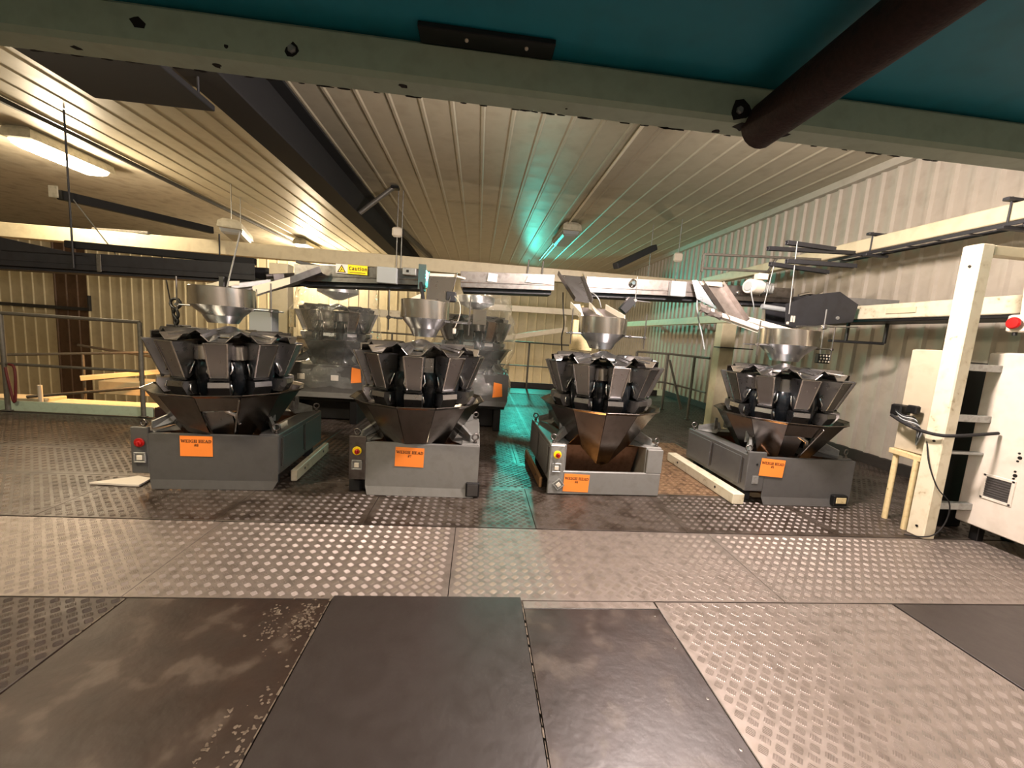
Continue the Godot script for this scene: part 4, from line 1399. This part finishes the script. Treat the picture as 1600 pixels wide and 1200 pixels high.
# ------------------------------------------------------------------ overhead: beam and conveyor above the camera, ceiling steel
func overhead() -> void:
	var o := thing("overhead_beam", "sage green square steel beam with chipped paint across the top", "beam", V(0, 2.125, -1.254))
	var s := stn()
	box(s, Vector3.ZERO, V(9.2, 0.105, 0.092), 0.012)
	obj("beam_tube", s, M["sage"], o)
	# rust chips along the lower edge: thin flakes of bare metal with their own outline
	var spots := [[-0.913, 0, 0.022, 0.0], [-0.536, 0, 0.026, -0.017], [-0.752, 1, 0.020, 0.0], [-1.10, 1, 0.016, 0.0], [-0.25, 1, 0.018, 0.01], [0.73, 0, 0.042, -0.025], [0.76, 1, 0.040, 0.02], [0.82, 1, 0.045, -0.01], [0.70, 1, 0.02, -0.02], [0.90, 1, 0.03, 0.0], [-0.70, 0, 0.008, -0.03], [0.22, 1, 0.006, 0.0]]
	for k in 44: spots.append([rng.randf_range(-1.3, 1.5), 2, rng.randf_range(0.005, 0.014), 0.0])
	for q in spots:
		s = stn()
		var pts := []
		for k in 9:
			var t := TAU * k / 9
			var r: float = q[2] * rng.randf_range(0.45, 1.0)
			if q[1] == 0: pts.append(V(q[0] + cos(t) * r, sin(t) * r * 0.9 + q[3], 0.0462))
			elif q[1] == 1: pts.append(V(q[0] + cos(t) * r, -0.0527, sin(t) * r * 0.7 + q[3]))
			else: pts.append(V(q[0] + cos(t) * r * 2.0, -0.0527, sin(t) * r * 0.5 - 0.037))
		plate(s, pts, 0.0008)
		obj("bare_patch", s, M["chip"], o)
	for q in [[-0.534, -0.016], [0.727, -0.024]]:
		s = stn()
		XF = Transform3D(Basis(Vector3.RIGHT, PI / 2), V(q[0], q[1], 0.045))
		lathe(s, Vector3.ZERO, [[0.011, 0.0], [0.011, 0.006], [0.008, 0.010]], 6)
		XF = Transform3D.IDENTITY
		obj("bolt_head", s, M["galvanised"], o)
	# teal conveyor body over the photographer
	var t := thing("overhead_conveyor", "teal conveyor underside above the green beam", "conveyor", V(0, 2.283, -0.75))
	s = stn()
	box(s, V(0, -0.089, 0), V(9.2, 0.03, 1.16), 0.006)
	obj("belt_underside", s, M["teal"], t)
	s = stn()
	box(s, V(0, 0.08, -0.55), V(9.2, 0.32, 0.02), 0.004)
	obj("side_plate", s, M["teal"], t)
	s = stn()
	box(s, V(-0.02, -0.1105, -0.425), V(0.36, 0.014, 0.062), 0.002)
	obj("edge_strip", s, M["black"], t)
	for x in [-0.075, 0.085]:
		s = stn()
		lathe(s, V(x, -0.117, -0.42), [[0.005, 0.0], [0.005, -0.004], [0.003, -0.006]], 8)
		obj("rivet", s, M["white_plastic"], t)
	# rusty cross tube from the beam back over the camera
	s = stn()
	tube(s, [V(0.815, 2.075, -1.235), V(0.815, 2.095, -0.1)], 0.060, 20)
	var r := obj("cross_tube", s, M["rust"])
	tag(r, "rusty dark red round tube running up right from the green beam", "tube")
	# ceiling steel
	var b := thing("ceiling_girder", "near-black steel girder under the ceiling, running into the distance at left", "girder", V(-2.48, 3.72, -9.0))
	s = stn()
	bar(s, V(0, -0.30, -7.0), V(0, -0.30, 9.0), 0.36, 0.025)
	obj("bottom_flange", s, M["girder"], b)
	s = stn()
	bar(s, V(0, 0.0, -7.0), V(0, 0.0, 9.0), 0.02, 0.58)
	obj("web", s, M["girder"], b)
	s = stn()
	bar(s, V(0, 0.29, -7.0), V(0, 0.29, 9.0), 0.36, 0.03)
	obj("top_flange", s, M["girder"], b)
	s = stn()
	box(s, V(-0.20, -0.26, 5.0), V(0.34, 0.10, 0.26), 0.006)
	var bp := obj("splice_plate", s, M["dark_steel"], b)
	s = stn()
	lathe(s, V(-0.30, -0.312, 5.02), [[0.018, 0.0], [0.018, -0.012], [0.012, -0.018]], 8)
	obj("bolt_head", s, M["white_plastic"], bp)
	var d := thing("black_canopy", "flat black steel panel hung under the ceiling, upper left", "panel", V(-2.92, 3.2, -3.6))
	s = stn()
	box(s, Vector3.ZERO, V(0.98, 0.05, 0.85), 0.006)
	obj("panel_sheet", s, M["girder"], d)
	s = stn()
	for q in [[-0.4, -0.35], [0.4, -0.35], [-0.4, 0.35], [0.4, 0.35]]:
		s = stn()
		tube(s, [V(q[0], 0.02, q[1]), V(q[0], 0.84, q[1])], 0.01, 8)
		obj("panel_rod", s, M["dark_steel"], d)
	s = stn()
	tube(s, [V(-1.73, 4.04, -8.15), V(-2.38, 3.46, -8.1)], 0.045, 12)
	var br := obj("sway_brace", s, M["rail"])
	tag(br, "grey tube brace from the ceiling down to the dark girder", "brace")
	s = stn()
	box(s, V(-1.72, 4.01, -8.15), V(0.14, 0.05, 0.14), 0.006)
	obj("ceiling_bracket", s, M["black"], br)
	s = stn()
	bar(s, V(-2.20, 3.955, -11.5), V(-1.85, 3.955, -15.2), 0.10, 0.14)
	tag(obj("side_channel", s, M["rail"]), "grey steel channel beside the far end of the dark girder", "channel")
	# conduits
	s = stn()
	tube(s, [V(1.78, 4.0, -2.6), V(1.90, 4.0, -9.3)], 0.022, 10)
	tag(obj("conduit", s, M["white_plastic"]), "pale conduit along the ceiling to the middle light", "conduit")
	s = stn()
	tube(s, [V(1.93, 4.0, -10.6), V(1.95, 4.0, -14.0)], 0.022, 10)
	tag(obj("conduit", s, M["white_plastic"]), "pale conduit continuing beyond the middle ceiling light", "conduit")
	s = stn()
	bar(s, V(-6.42, 4.0, -2.0), V(-6.42, 4.0, -15.5), 0.06, 0.06)
	tag(obj("conduit", s, M["dark_steel"]), "dark conduit line along the ceiling on the left", "conduit")
	# left ceiling is smooth beyond the conduit
	s = stn()
	box(s, V(-12.2, 4.03, -6.0), V(11.4, 0.04, 20.0), 0.004)
	struct("ceiling_smooth", s, M["ceiling_flat"])

# ------------------------------------------------------------------ right side
func right_side() -> void:
	var c := thing("steel_column", "white painted square column with an arm, right of weigher 5", "column", V(3.705, 0, -2.80))
	var s := stn()
	box(s, V(0.0, 1.155, 0), V(0.105, 2.31, 0.13), 0.008)
	obj("post", s, M["cream"], c)
	s = stn()
	bar(s, V(0.06, 2.27, 0.02), V(1.2, 2.27, 0.02), 0.08, 0.07)
	obj("arm", s, M["cream_clean"], c)
	s = stn()
	for y in [0.28, 1.00, 1.40, 0.72]:
		s = stn()
		bar(s, V(0.05, y, 0.03), V(0.42, y, 0.03), 0.05, 0.055 if y != 0.72 else 0.02)
		obj("tie_bracket", s, M["galvanised"], c)
	s = stn()
	for q in [[0.09, -0.056], [0.80, -0.056], [2.15, -0.056]]:
		s = stn()
		XF = Transform3D(Basis(Vector3.BACK, PI / 2), V(q[1] + 0.0, q[0], 0.01))
		lathe(s, Vector3.ZERO, [[0.010, 0.0], [0.010, 0.004]], 8)
		XF = Transform3D.IDENTITY
		obj("bolt_hole", s, M["black"], c)
	# large white cabinet, door facing left
	var k := thing("control_cabinet", "large white control cabinet with vent at the right edge", "cabinet", V(4.30, 0.13, -2.25))
	s = stn()
	box(s, V(0.02, 0.70, 0), V(0.46, 1.40, 1.20), 0.01)
	obj("body", s, M["cabinet"], k)
	s = stn()
	box(s, V(-0.235, 0.70, 0.365 - 0.56), V(0.03, 1.385, 0.80), 0.008)
	var dr := obj("door", s, M["cabinet"], k)
	s = stn()
	box(s, V(-0.235, 0.70, 0.42), V(0.03, 1.385, 0.39), 0.008)
	obj("door", s, M["cabinet"], k)
	s = stn()
	var vz := -0.37
	for q in [[V(-0.253, 0.35, vz - 0.085), V(0.012, 0.20, 0.022)], [V(-0.253, 0.35, vz + 0.085), V(0.012, 0.20, 0.022)], [V(-0.253, 0.44, vz), V(0.012, 0.022, 0.19)], [V(-0.253, 0.26, vz), V(0.012, 0.022, 0.19)]]:
		box(s, q[0], q[1], 0.003)
	var vf := obj("vent_frame", s, M["cabinet"], dr)
	s = stn()
	box(s, V(-0.250, 0.35, vz), V(0.006, 0.17, 0.15), 0.001)
	for i in 9: box(s, V(-0.254, 0.275 + 0.019 * i, vz), V(0.006, 0.006, 0.15), 0.001)
	obj("vent_mesh", s, M["mesh_grey"], dr)
	s = stn()
	for q in [[0.66, 0.0], [0.628, 0.008], [0.60, 0.0], [0.52, 0.0], [0.49, 0.004], [0.465, 0.0]]:
		s = stn()
		XF = Transform3D(Basis(Vector3.BACK, PI / 2), V(-0.250, q[0], -0.295 + q[1]))
		lathe(s, Vector3.ZERO, [[0.013 if q[1] > 0 else 0.008, 0.0], [0.012 if q[1] > 0 else 0.007, 0.004]], 12)
		XF = Transform3D.IDENTITY
		obj("button_hole", s, M["black"], dr)
	s = stn()
	for q in [[-0.15, -0.5], [0.15, -0.5], [-0.15, 0.5], [0.15, 0.5]]:
		s = stn()
		box(s, V(q[0], -0.065, q[1]), V(0.06, 0.13, 0.06), 0.004)
		obj("foot", s, M["black"], k)
	# beige cabinet on a cream stand behind the column
	var b := thing("switch_cabinet", "beige switch cabinet behind the white column, on a cream stand", "cabinet", V(3.88, 0.64, -2.96))
	s = stn()
	box(s, V(-0.04, 0.44, -0.07), V(0.16, 0.88, 0.27), 0.008)
	obj("body", s, M["cabinet_beige"], b)
	s = stn()
	box(s, V(-0.135, 0.44, -0.065), V(0.024, 0.87, 0.25), 0.005)
	obj("door", s, M["cabinet_beige"], b)
	s = stn()
	box(s, V(-0.118, 0.44, -0.19), V(0.012, 0.86, 0.012), 0.002)
	obj("door_gap", s, M["black"], b)
	var st := thing("cabinet_stand", "cream tubular stand carrying the beige cabinet", "stand", V(3.74, 0, -2.98))
	s = stn()
	tube(s, [V(0, 0.0, -0.14), V(0, 0.60, -0.14)], 0.022, 12)
	obj("leg", s, M["old_cream"], st)
	s = stn()
	tube(s, [V(-0.055, 0.0, 0.070), V(-0.055, 0.60, 0.070)], 0.022, 12)
	obj("leg", s, M["old_cream"], st)
	s = stn()
	tube(s, [V(0.26, 0.0, -0.14), V(0.26, 0.60, -0.14)], 0.022, 12)
	obj("leg", s, M["old_cream"], st)
	s = stn()
	bar(s, V(-0.01, 0.62, -0.18), V(-0.05, 0.62, 0.11), 0.05, 0.045)
	bar(s, V(0, 0.62, -0.14), V(0.3, 0.62, -0.14), 0.05, 0.045)
	obj("top_rail", s, M["old_cream"], st)
	s = stn()
	box(s, V(4.17, 0.72, -3.06), V(0.30, 1.44, 0.16), 0.01)
	tag(obj("cable_cupboard", s, M["black"]), "black upright cable cupboard between the white column and the white cabinet", "cupboard")
	# junction plug with a bunch of cables
	var j := thing("cable_plug", "black multi-cable plug with cables looping from the beige cabinet", "plug", V(3.66, 0.97, -3.02))
	s = stn()
	box(s, V(0, 0.02, -0.08), V(0.08, 0.10, 0.09), 0.01)
	box(s, V(0.0, 0.045, 0.03), V(0.05, 0.07, 0.08), 0.008)
	obj("plug_body", s, M["black"], j)
	for n in 6:
		s = stn()
		var u := 0.012 * n
		tube(s, smooth_path([V(-0.03, 0.03 - u, -0.10 + u), V(-0.05, -0.01 - u, 0.0), V(-0.01, -0.02 - u * 1.5, 0.06 + u), V(0.02, -0.12 - u, 0.07 + u * 0.5), V(0.05, -0.25, 0.06)]), 0.006, 6)
		obj("cable", s, M["black"] if n % 2 == 0 else M["grey_plastic"], j)
	s = stn()
	tube(s, smooth_path([V(-0.04, -0.03, -0.10), V(-0.06, -0.07, 0.02), V(-0.08, -0.10, 0.16), V(-0.05, -0.11, 0.29), V(0.05, -0.09, 0.36), V(0.36, -0.06, 0.35)]), 0.013, 10)
	obj("conduit_hose", s, M["black_rubber"], j)
	s = stn()
	tube(s, smooth_path([V(3.66, 0.80, -2.85), V(3.63, 0.62, -2.78), V(3.67, 0.44, -2.72), V(3.76, 0.33, -2.69), V(3.78, 0.18, -2.70), V(3.72, 0.06, -2.71), V(3.64, 0.02, -2.74), V(3.56, 0.008, -2.80)]), 0.005, 6)
	tag(obj("loose_cable", s, M["black_rubber"]), "thin black cable trailing down the white column to the floor", "cable")
	# emergency stop
	var e := thing("emergency_stop", "white box with a round red emergency stop button, at the right edge", "switch", V(4.02, 1.75, -2.70))
	s = stn()
	box(s, V(0.04, 0, 0), V(0.08, 0.13, 0.13), 0.01)
	obj("box", s, M["white_plastic"], e)
	s = stn()
	XF = Transform3D(Basis(Vector3.BACK, PI / 2), Vector3.ZERO)
	lathe(s, Vector3.ZERO, [[0.018, 0.0], [0.018, 0.02], [0.042, 0.024], [0.044, 0.034], [0.036, 0.044], [0.0, 0.046]], 24)
	XF = Transform3D.IDENTITY
	obj("push_button", s, M["red"], e)
	s = stn()
	bar(s, V(0.05, 0.05, 0.0), V(0.05, 0.53, -0.03), 0.04, 0.03)
	obj("hanger", s, M["cream"], e)
	s = stn()
	tube(s, [V(0.03, -0.065, -0.02), V(0.03, -0.09, -0.02)], 0.014, 10)
	obj("cable_gland", s, M["black"], e)
	# dark hood of sheet metal above weigher 5
	var h := thing("sheet_hood", "dark angular sheet metal hood above weigher 5", "hood", V(3.86, 1.90, -4.35))
	var P := [V(-0.40, -0.17, 0.05), V(-0.43, 0.06, 0.05), V(-0.11, 0.19, 0.05), V(0.20, 0.245, 0.05), V(0.45, 0.12, 0.05), V(0.42, -0.08, 0.05), V(-0.28, -0.195, 0.05)]
	s = stn()
	plate(s, P, 0.006)
	obj("front_sheet", s, M["dark_steel"], h)
	s = stn()
	plate(s, P.map(func(q): return q + V(0, 0, -0.32)), 0.006)
	obj("rear_sheet", s, M["dark_steel"], h)
	s = stn()
	for i in [4, 5, 6]:
		var q0: Vector3 = P[i]
		var q1: Vector3 = P[(i + 1) % 7]
		plate(s, [q0, q1, q1 + V(0, 0, -0.32), q0 + V(0, 0, -0.32)], 0.006)
	obj("bottom_sheet", s, M["dark_steel"], h)
	s = stn()
	for q in [[V(-0.34, -0.10, 0.058), V(0.022, 0.07, 0.006)], [V(-0.31, -0.10, 0.058), V(0.022, 0.07, 0.006)], [V(-0.38, -0.150, 0.058), V(0.03, 0.03, 0.006)]]:
		s = stn()
		box(s, q[0], q[1], 0.002)
		obj("marker_plate", s, M["white_plastic"], h)
	s = stn()
	XF = Transform3D(Basis(Vector3.RIGHT, PI / 2), V(0.22, -0.05, 0.054))
	lathe(s, Vector3.ZERO, [[0.022, 0.0], [0.02, 0.008], [0.01, 0.01]], 12)
	XF = Transform3D.IDENTITY
	obj("round_boss", s, M["galvanised"], h)
	s = stn()
	tube(s, smooth_path([V(-0.25, 0.17, 0.0), V(-0.15, 0.20, 0.02), V(-0.05, 0.185, 0.0), V(0.02, 0.215, 0.02)]), 0.018, 8)
	obj("steel_latch", s, M["stainless_bright"], h)
	s = stn()
	plate(s, [V(0.40, 0.21, -0.1), V(0.40, 0.135, -0.1), V(1.12, 0.145, -0.1), V(1.12, 0.23, -0.1)], 0.012)
	obj("tail_plate", s, M["grey_paint"], h)
	s = stn()
	tube(s, [V(3.35, 1.70, -4.0), V(4.05, 1.74, -4.0)], 0.007, 8)
	tube(s, [V(3.67, 1.30, -4.0), V(3.66, 1.90, -4.0)], 0.007, 8)
	box(s, V(3.665, 1.715, -4.0), V(0.05, 0.05, 0.04), 0.008)
	tag(obj("rod_cross", s, M["stainless"]), "clamped cross of thin steel rods right of weigher 5's hopper", "rod")
	# small perforated sensor above weigher 5
	var sn := thing("array_sensor", "small black block with rows of white dots beside weigher 5's hopper funnel", "sensor", V(3.64, 1.38, -3.93))
	s = stn()
	box(s, Vector3.ZERO, V(0.14, 0.10, 0.05), 0.006)
	obj("block", s, M["black"], sn)
	for i in 3:
		for q in 4:
			s = stn()
			XF = Transform3D(Basis(Vector3.RIGHT, PI / 2), V(-0.05 + 0.034 * q + 0.008 * (i % 2), 0.03 - 0.03 * i, 0.025))
			lathe(s, Vector3.ZERO, [[0.010, 0.0], [0.008, 0.003]], 8)
			XF = Transform3D.IDENTITY
			obj("dot", s, M["white_plastic"], sn)
	# black bracket frame under the ledge
	s = stn()
	bar(s, V(4.25, 1.60, -4.55), V(4.72, 1.60, -4.3), 0.03, 0.03)
	bar(s, V(4.72, 1.60, -4.3), V(4.72, 1.84, -4.3), 0.03, 0.03)
	bar(s, V(4.40, 1.60, -4.47), V(4.40, 1.84, -4.47), 0.03, 0.03)
	tag(obj("ledge_bracket", s, M["black"]), "black tube bracket under the lower right ledge", "bracket")
	# chains and hooks hung over weighers 8 and 6
	var hk := thing("hook_chain", "black shackle and hook standing above weigher 8's left buckets", "hook", V(-2.69, 1.225, -3.85))
	s = stn()
	ring_torus(s, V(0, 0.245, 0), 0.042, 0.013, Basis.IDENTITY)
	obj("shackle", s, M["black"], hk)
	s = stn()
	tube(s, smooth_path([V(0, 0.21, 0), V(-0.02, 0.15, 0), V(0.015, 0.09, 0), V(-0.015, 0.03, 0), V(0.01, 0.0, 0)]), 0.013, 8)
	tube(s, smooth_path([V(0, 0.21, 0), V(0.02, 0.14, 0), V(-0.01, 0.08, 0), V(0.02, 0.02, 0)]), 0.013, 8)
	obj("hook", s, M["black"], hk)

# ------------------------------------------------------------------ handrails
func handrail(label: String, pts: Array, posts: Array) -> void:
	var o := thing("handrail", label, "handrail")
	for e in [["top_rail", 1.23, 0.022], ["mid_rail", 0.60, 0.018]]:
		var s := stn()
		tube(s, pts.map(func(q): return V(q[0], e[1], q[1])), e[2], 10)
		obj(e[0], s, M["rail"], o)
	for q in posts:
		var s := stn()
		tube(s, [V(q[0], 0.0, q[1]), V(q[0], 1.23, q[1])], 0.026, 10)
		obj("post", s, M["rail"], o)
		s = stn()
		box(s, V(q[0], 0.006, q[1]), V(0.10, 0.012, 0.08), 0.003)
		obj("base_plate", s, M["rail"], o)

func rails() -> void:
	handrail("grey tube handrail at left over the drop, in front of the brown wall panels", [[-6.6, -5.53], [-5.9, -5.53], [-4.3, -5.53]], [[-5.9, -5.53], [-4.3, -5.53]])
	handrail("grey tube handrail on the right behind weigher 6, ending at the cream pillar", [[3.45, -8.4], [4.15, -8.4], [4.2, -6.9]], [[3.45, -8.4], [4.15, -8.4], [4.17, -7.35]])
	handrail("thin dark handrail along the back edge of the gallery", [[-4.1, -10.6], [3.4, -10.6]], [[-4.0, -10.6], [-2.2, -10.6], [-0.4, -10.6], [1.38, -10.6], [3.3, -10.6]])
	var s := stn()
	bar(s, V(4.15, 1.1, -8.3), V(4.16, 0.15, -7.6), 0.05, 0.02)
	tag(obj("rail_brace", s, M["rail"]), "slanting flat brace on the right handrail", "brace")
	s = stn()
	tube(s, smooth_path([V(-5.86, 0.56, -5.5), V(-5.82, 0.40, -5.48), V(-5.77, 0.12, -5.48), V(-5.74, 0.35, -5.48), V(-5.76, 0.56, -5.5), V(-5.82, 0.60, -5.5)]), 0.014, 8)
	tag(obj("red_strap", s, M["dark_red"]), "dark red strap looped on the left handrail post", "strap")

# ------------------------------------------------------------------ level below
func lower_level() -> void:
	var s := stn()
	box(s, V(-6.5, -3.4, -6.0), V(25.0, 0.3, 22.0))
	struct("floor_lower", s, M["concrete"])
	# machines and steel beams lit warm, seen over the left edge
	beam_thing("steel_beam", "bright orange-lit beam on the level below, nearest the left handrail", V(-7.2, -0.42, -7.4), V(-4.6, -0.42, -7.4), 0.5, 0.30, "cream_clean")
	beam_thing("steel_beam", "upper orange-lit beam on the level below, behind the nearest one", V(-8.6, -0.45, -10.2), V(-4.6, -0.45, -10.2), 0.7, 0.30, "cream_clean")
	beam_thing("steel_beam", "pale slanting beam on the level below, rising to the right", V(-8.2, -0.12, -9.0), V(-6.0, 0.15, -11.0), 0.12, 0.10, "cream_clean")
	beam_thing("steel_beam", "pale boxed beam end on the level below, at the far left", V(-10.5, -0.6, -8.2), V(-7.9, -0.55, -8.2), 0.4, 0.35, "cream_clean")
	s = stn()
	box(s, V(-7.1, -0.43, -7.1), V(0.34, 0.30, 0.12), 0.006)
	tag(obj("junction_box", s, M["white_plastic"]), "white junction box with a post on the lower level, under the left handrail", "box")
	s = stn()
	tube(s, [V(-7.08, -0.3, -7.1), V(-7.08, 0.05, -7.1)], 0.03, 8)
	tag(obj("pale_post", s, M["white_plastic"]), "short pale post on the lower level's white box", "post")
	for q in [[V(-9.6, 0.28, -9.0), V(-5.2, 0.62, -9.6), "upper dark pipe crossing behind the left handrail, rising to the right"], [V(-9.2, 0.47, -10.1), V(-5.0, -0.02, -10.3), "dark pipe crossing behind the left handrail, falling to the right"], [V(-8.2, -0.35, -8.0), V(-5.6, -0.02, -8.6), "lower dark pipe over the orange-lit beams on the level below"]]:
		s = stn()
		tube(s, [q[0], q[1]], 0.03, 8)
		tube(s, [q[0].lerp(q[1], 0.3), V(q[0].lerp(q[1], 0.3).x, -3.25, q[0].lerp(q[1], 0.3).z)], 0.025, 8)
		tag(obj("pipe_run", s, M["rail"]), q[2], "pipe", "pipes on the level below")
	# lamps of the lower hall
	var fl := [[V(-6.2, 1.1, -8.95), 24.0, "orange floodlight hung over the lit beams at left"], [V(-2.1, -1.5, -3.9), 1.2, "orange floodlight on a stem, below the weigher nearest the left handrail"], [V(-0.45, -1.5, -3.9), 1.2, "orange floodlight on a stem, below the grey weigher with the yellow switch"], [V(1.2, -1.5, -3.95), 4.0, "orange floodlight on a stem, below the pale weigher with the low front panel"], [V(3.05, -1.5, -3.9), 1.2, "orange floodlight on a stem, below the weigher nearest the white column"], [V(1.6, -3.1, -13.4), 12.0, "white floodlight on the lower floor at the foot of the back wall"]]
	for i in 6:
		var q: Array = fl[i]
		var o := thing("floodlight", q[2], "light", q[0])
		s = stn()
		if i == 0: tube(s, [V(0, 0.02, 0.12), V(0, 1.5, 0.42)], 0.012, 8)
		else: tube(s, [V(0, -0.02, 0), V(0, -3.26 - q[0].y, 0)], 0.03, 8)
		obj("stem", s, M["dark_steel"], o)
		s = stn()
		box(s, V(0, 0, 0), V(0.30, 0.06, 0.30), 0.01)
		obj("housing", s, M["dark_steel"], o)
		s = stn()
		var up := i > 0
		box(s, V(0, 0.036 if up else -0.036, 0), V(0.24, 0.012, 0.24), 0.002)
		obj("lamp_glass", s, M["glow_low"], o)
		var l := AreaLight3D.new()
		l.name = "flood_light"
		l.area_size = Vector2(0.24, 0.24)
		l.light_color = Color(1.0, 0.68, 0.38) if i < 5 else Color(1.0, 0.88, 0.74)
		l.light_energy = q[1]
		l.area_range = 30.0
		l.area_attenuation = 2.0
		l.shadow_enabled = true
		o.add_child(l)
		l.position = V(0, 0.05 if up else -0.05, 0)
		l.rotation_degrees = V(90 if up else -90, 0, 0)
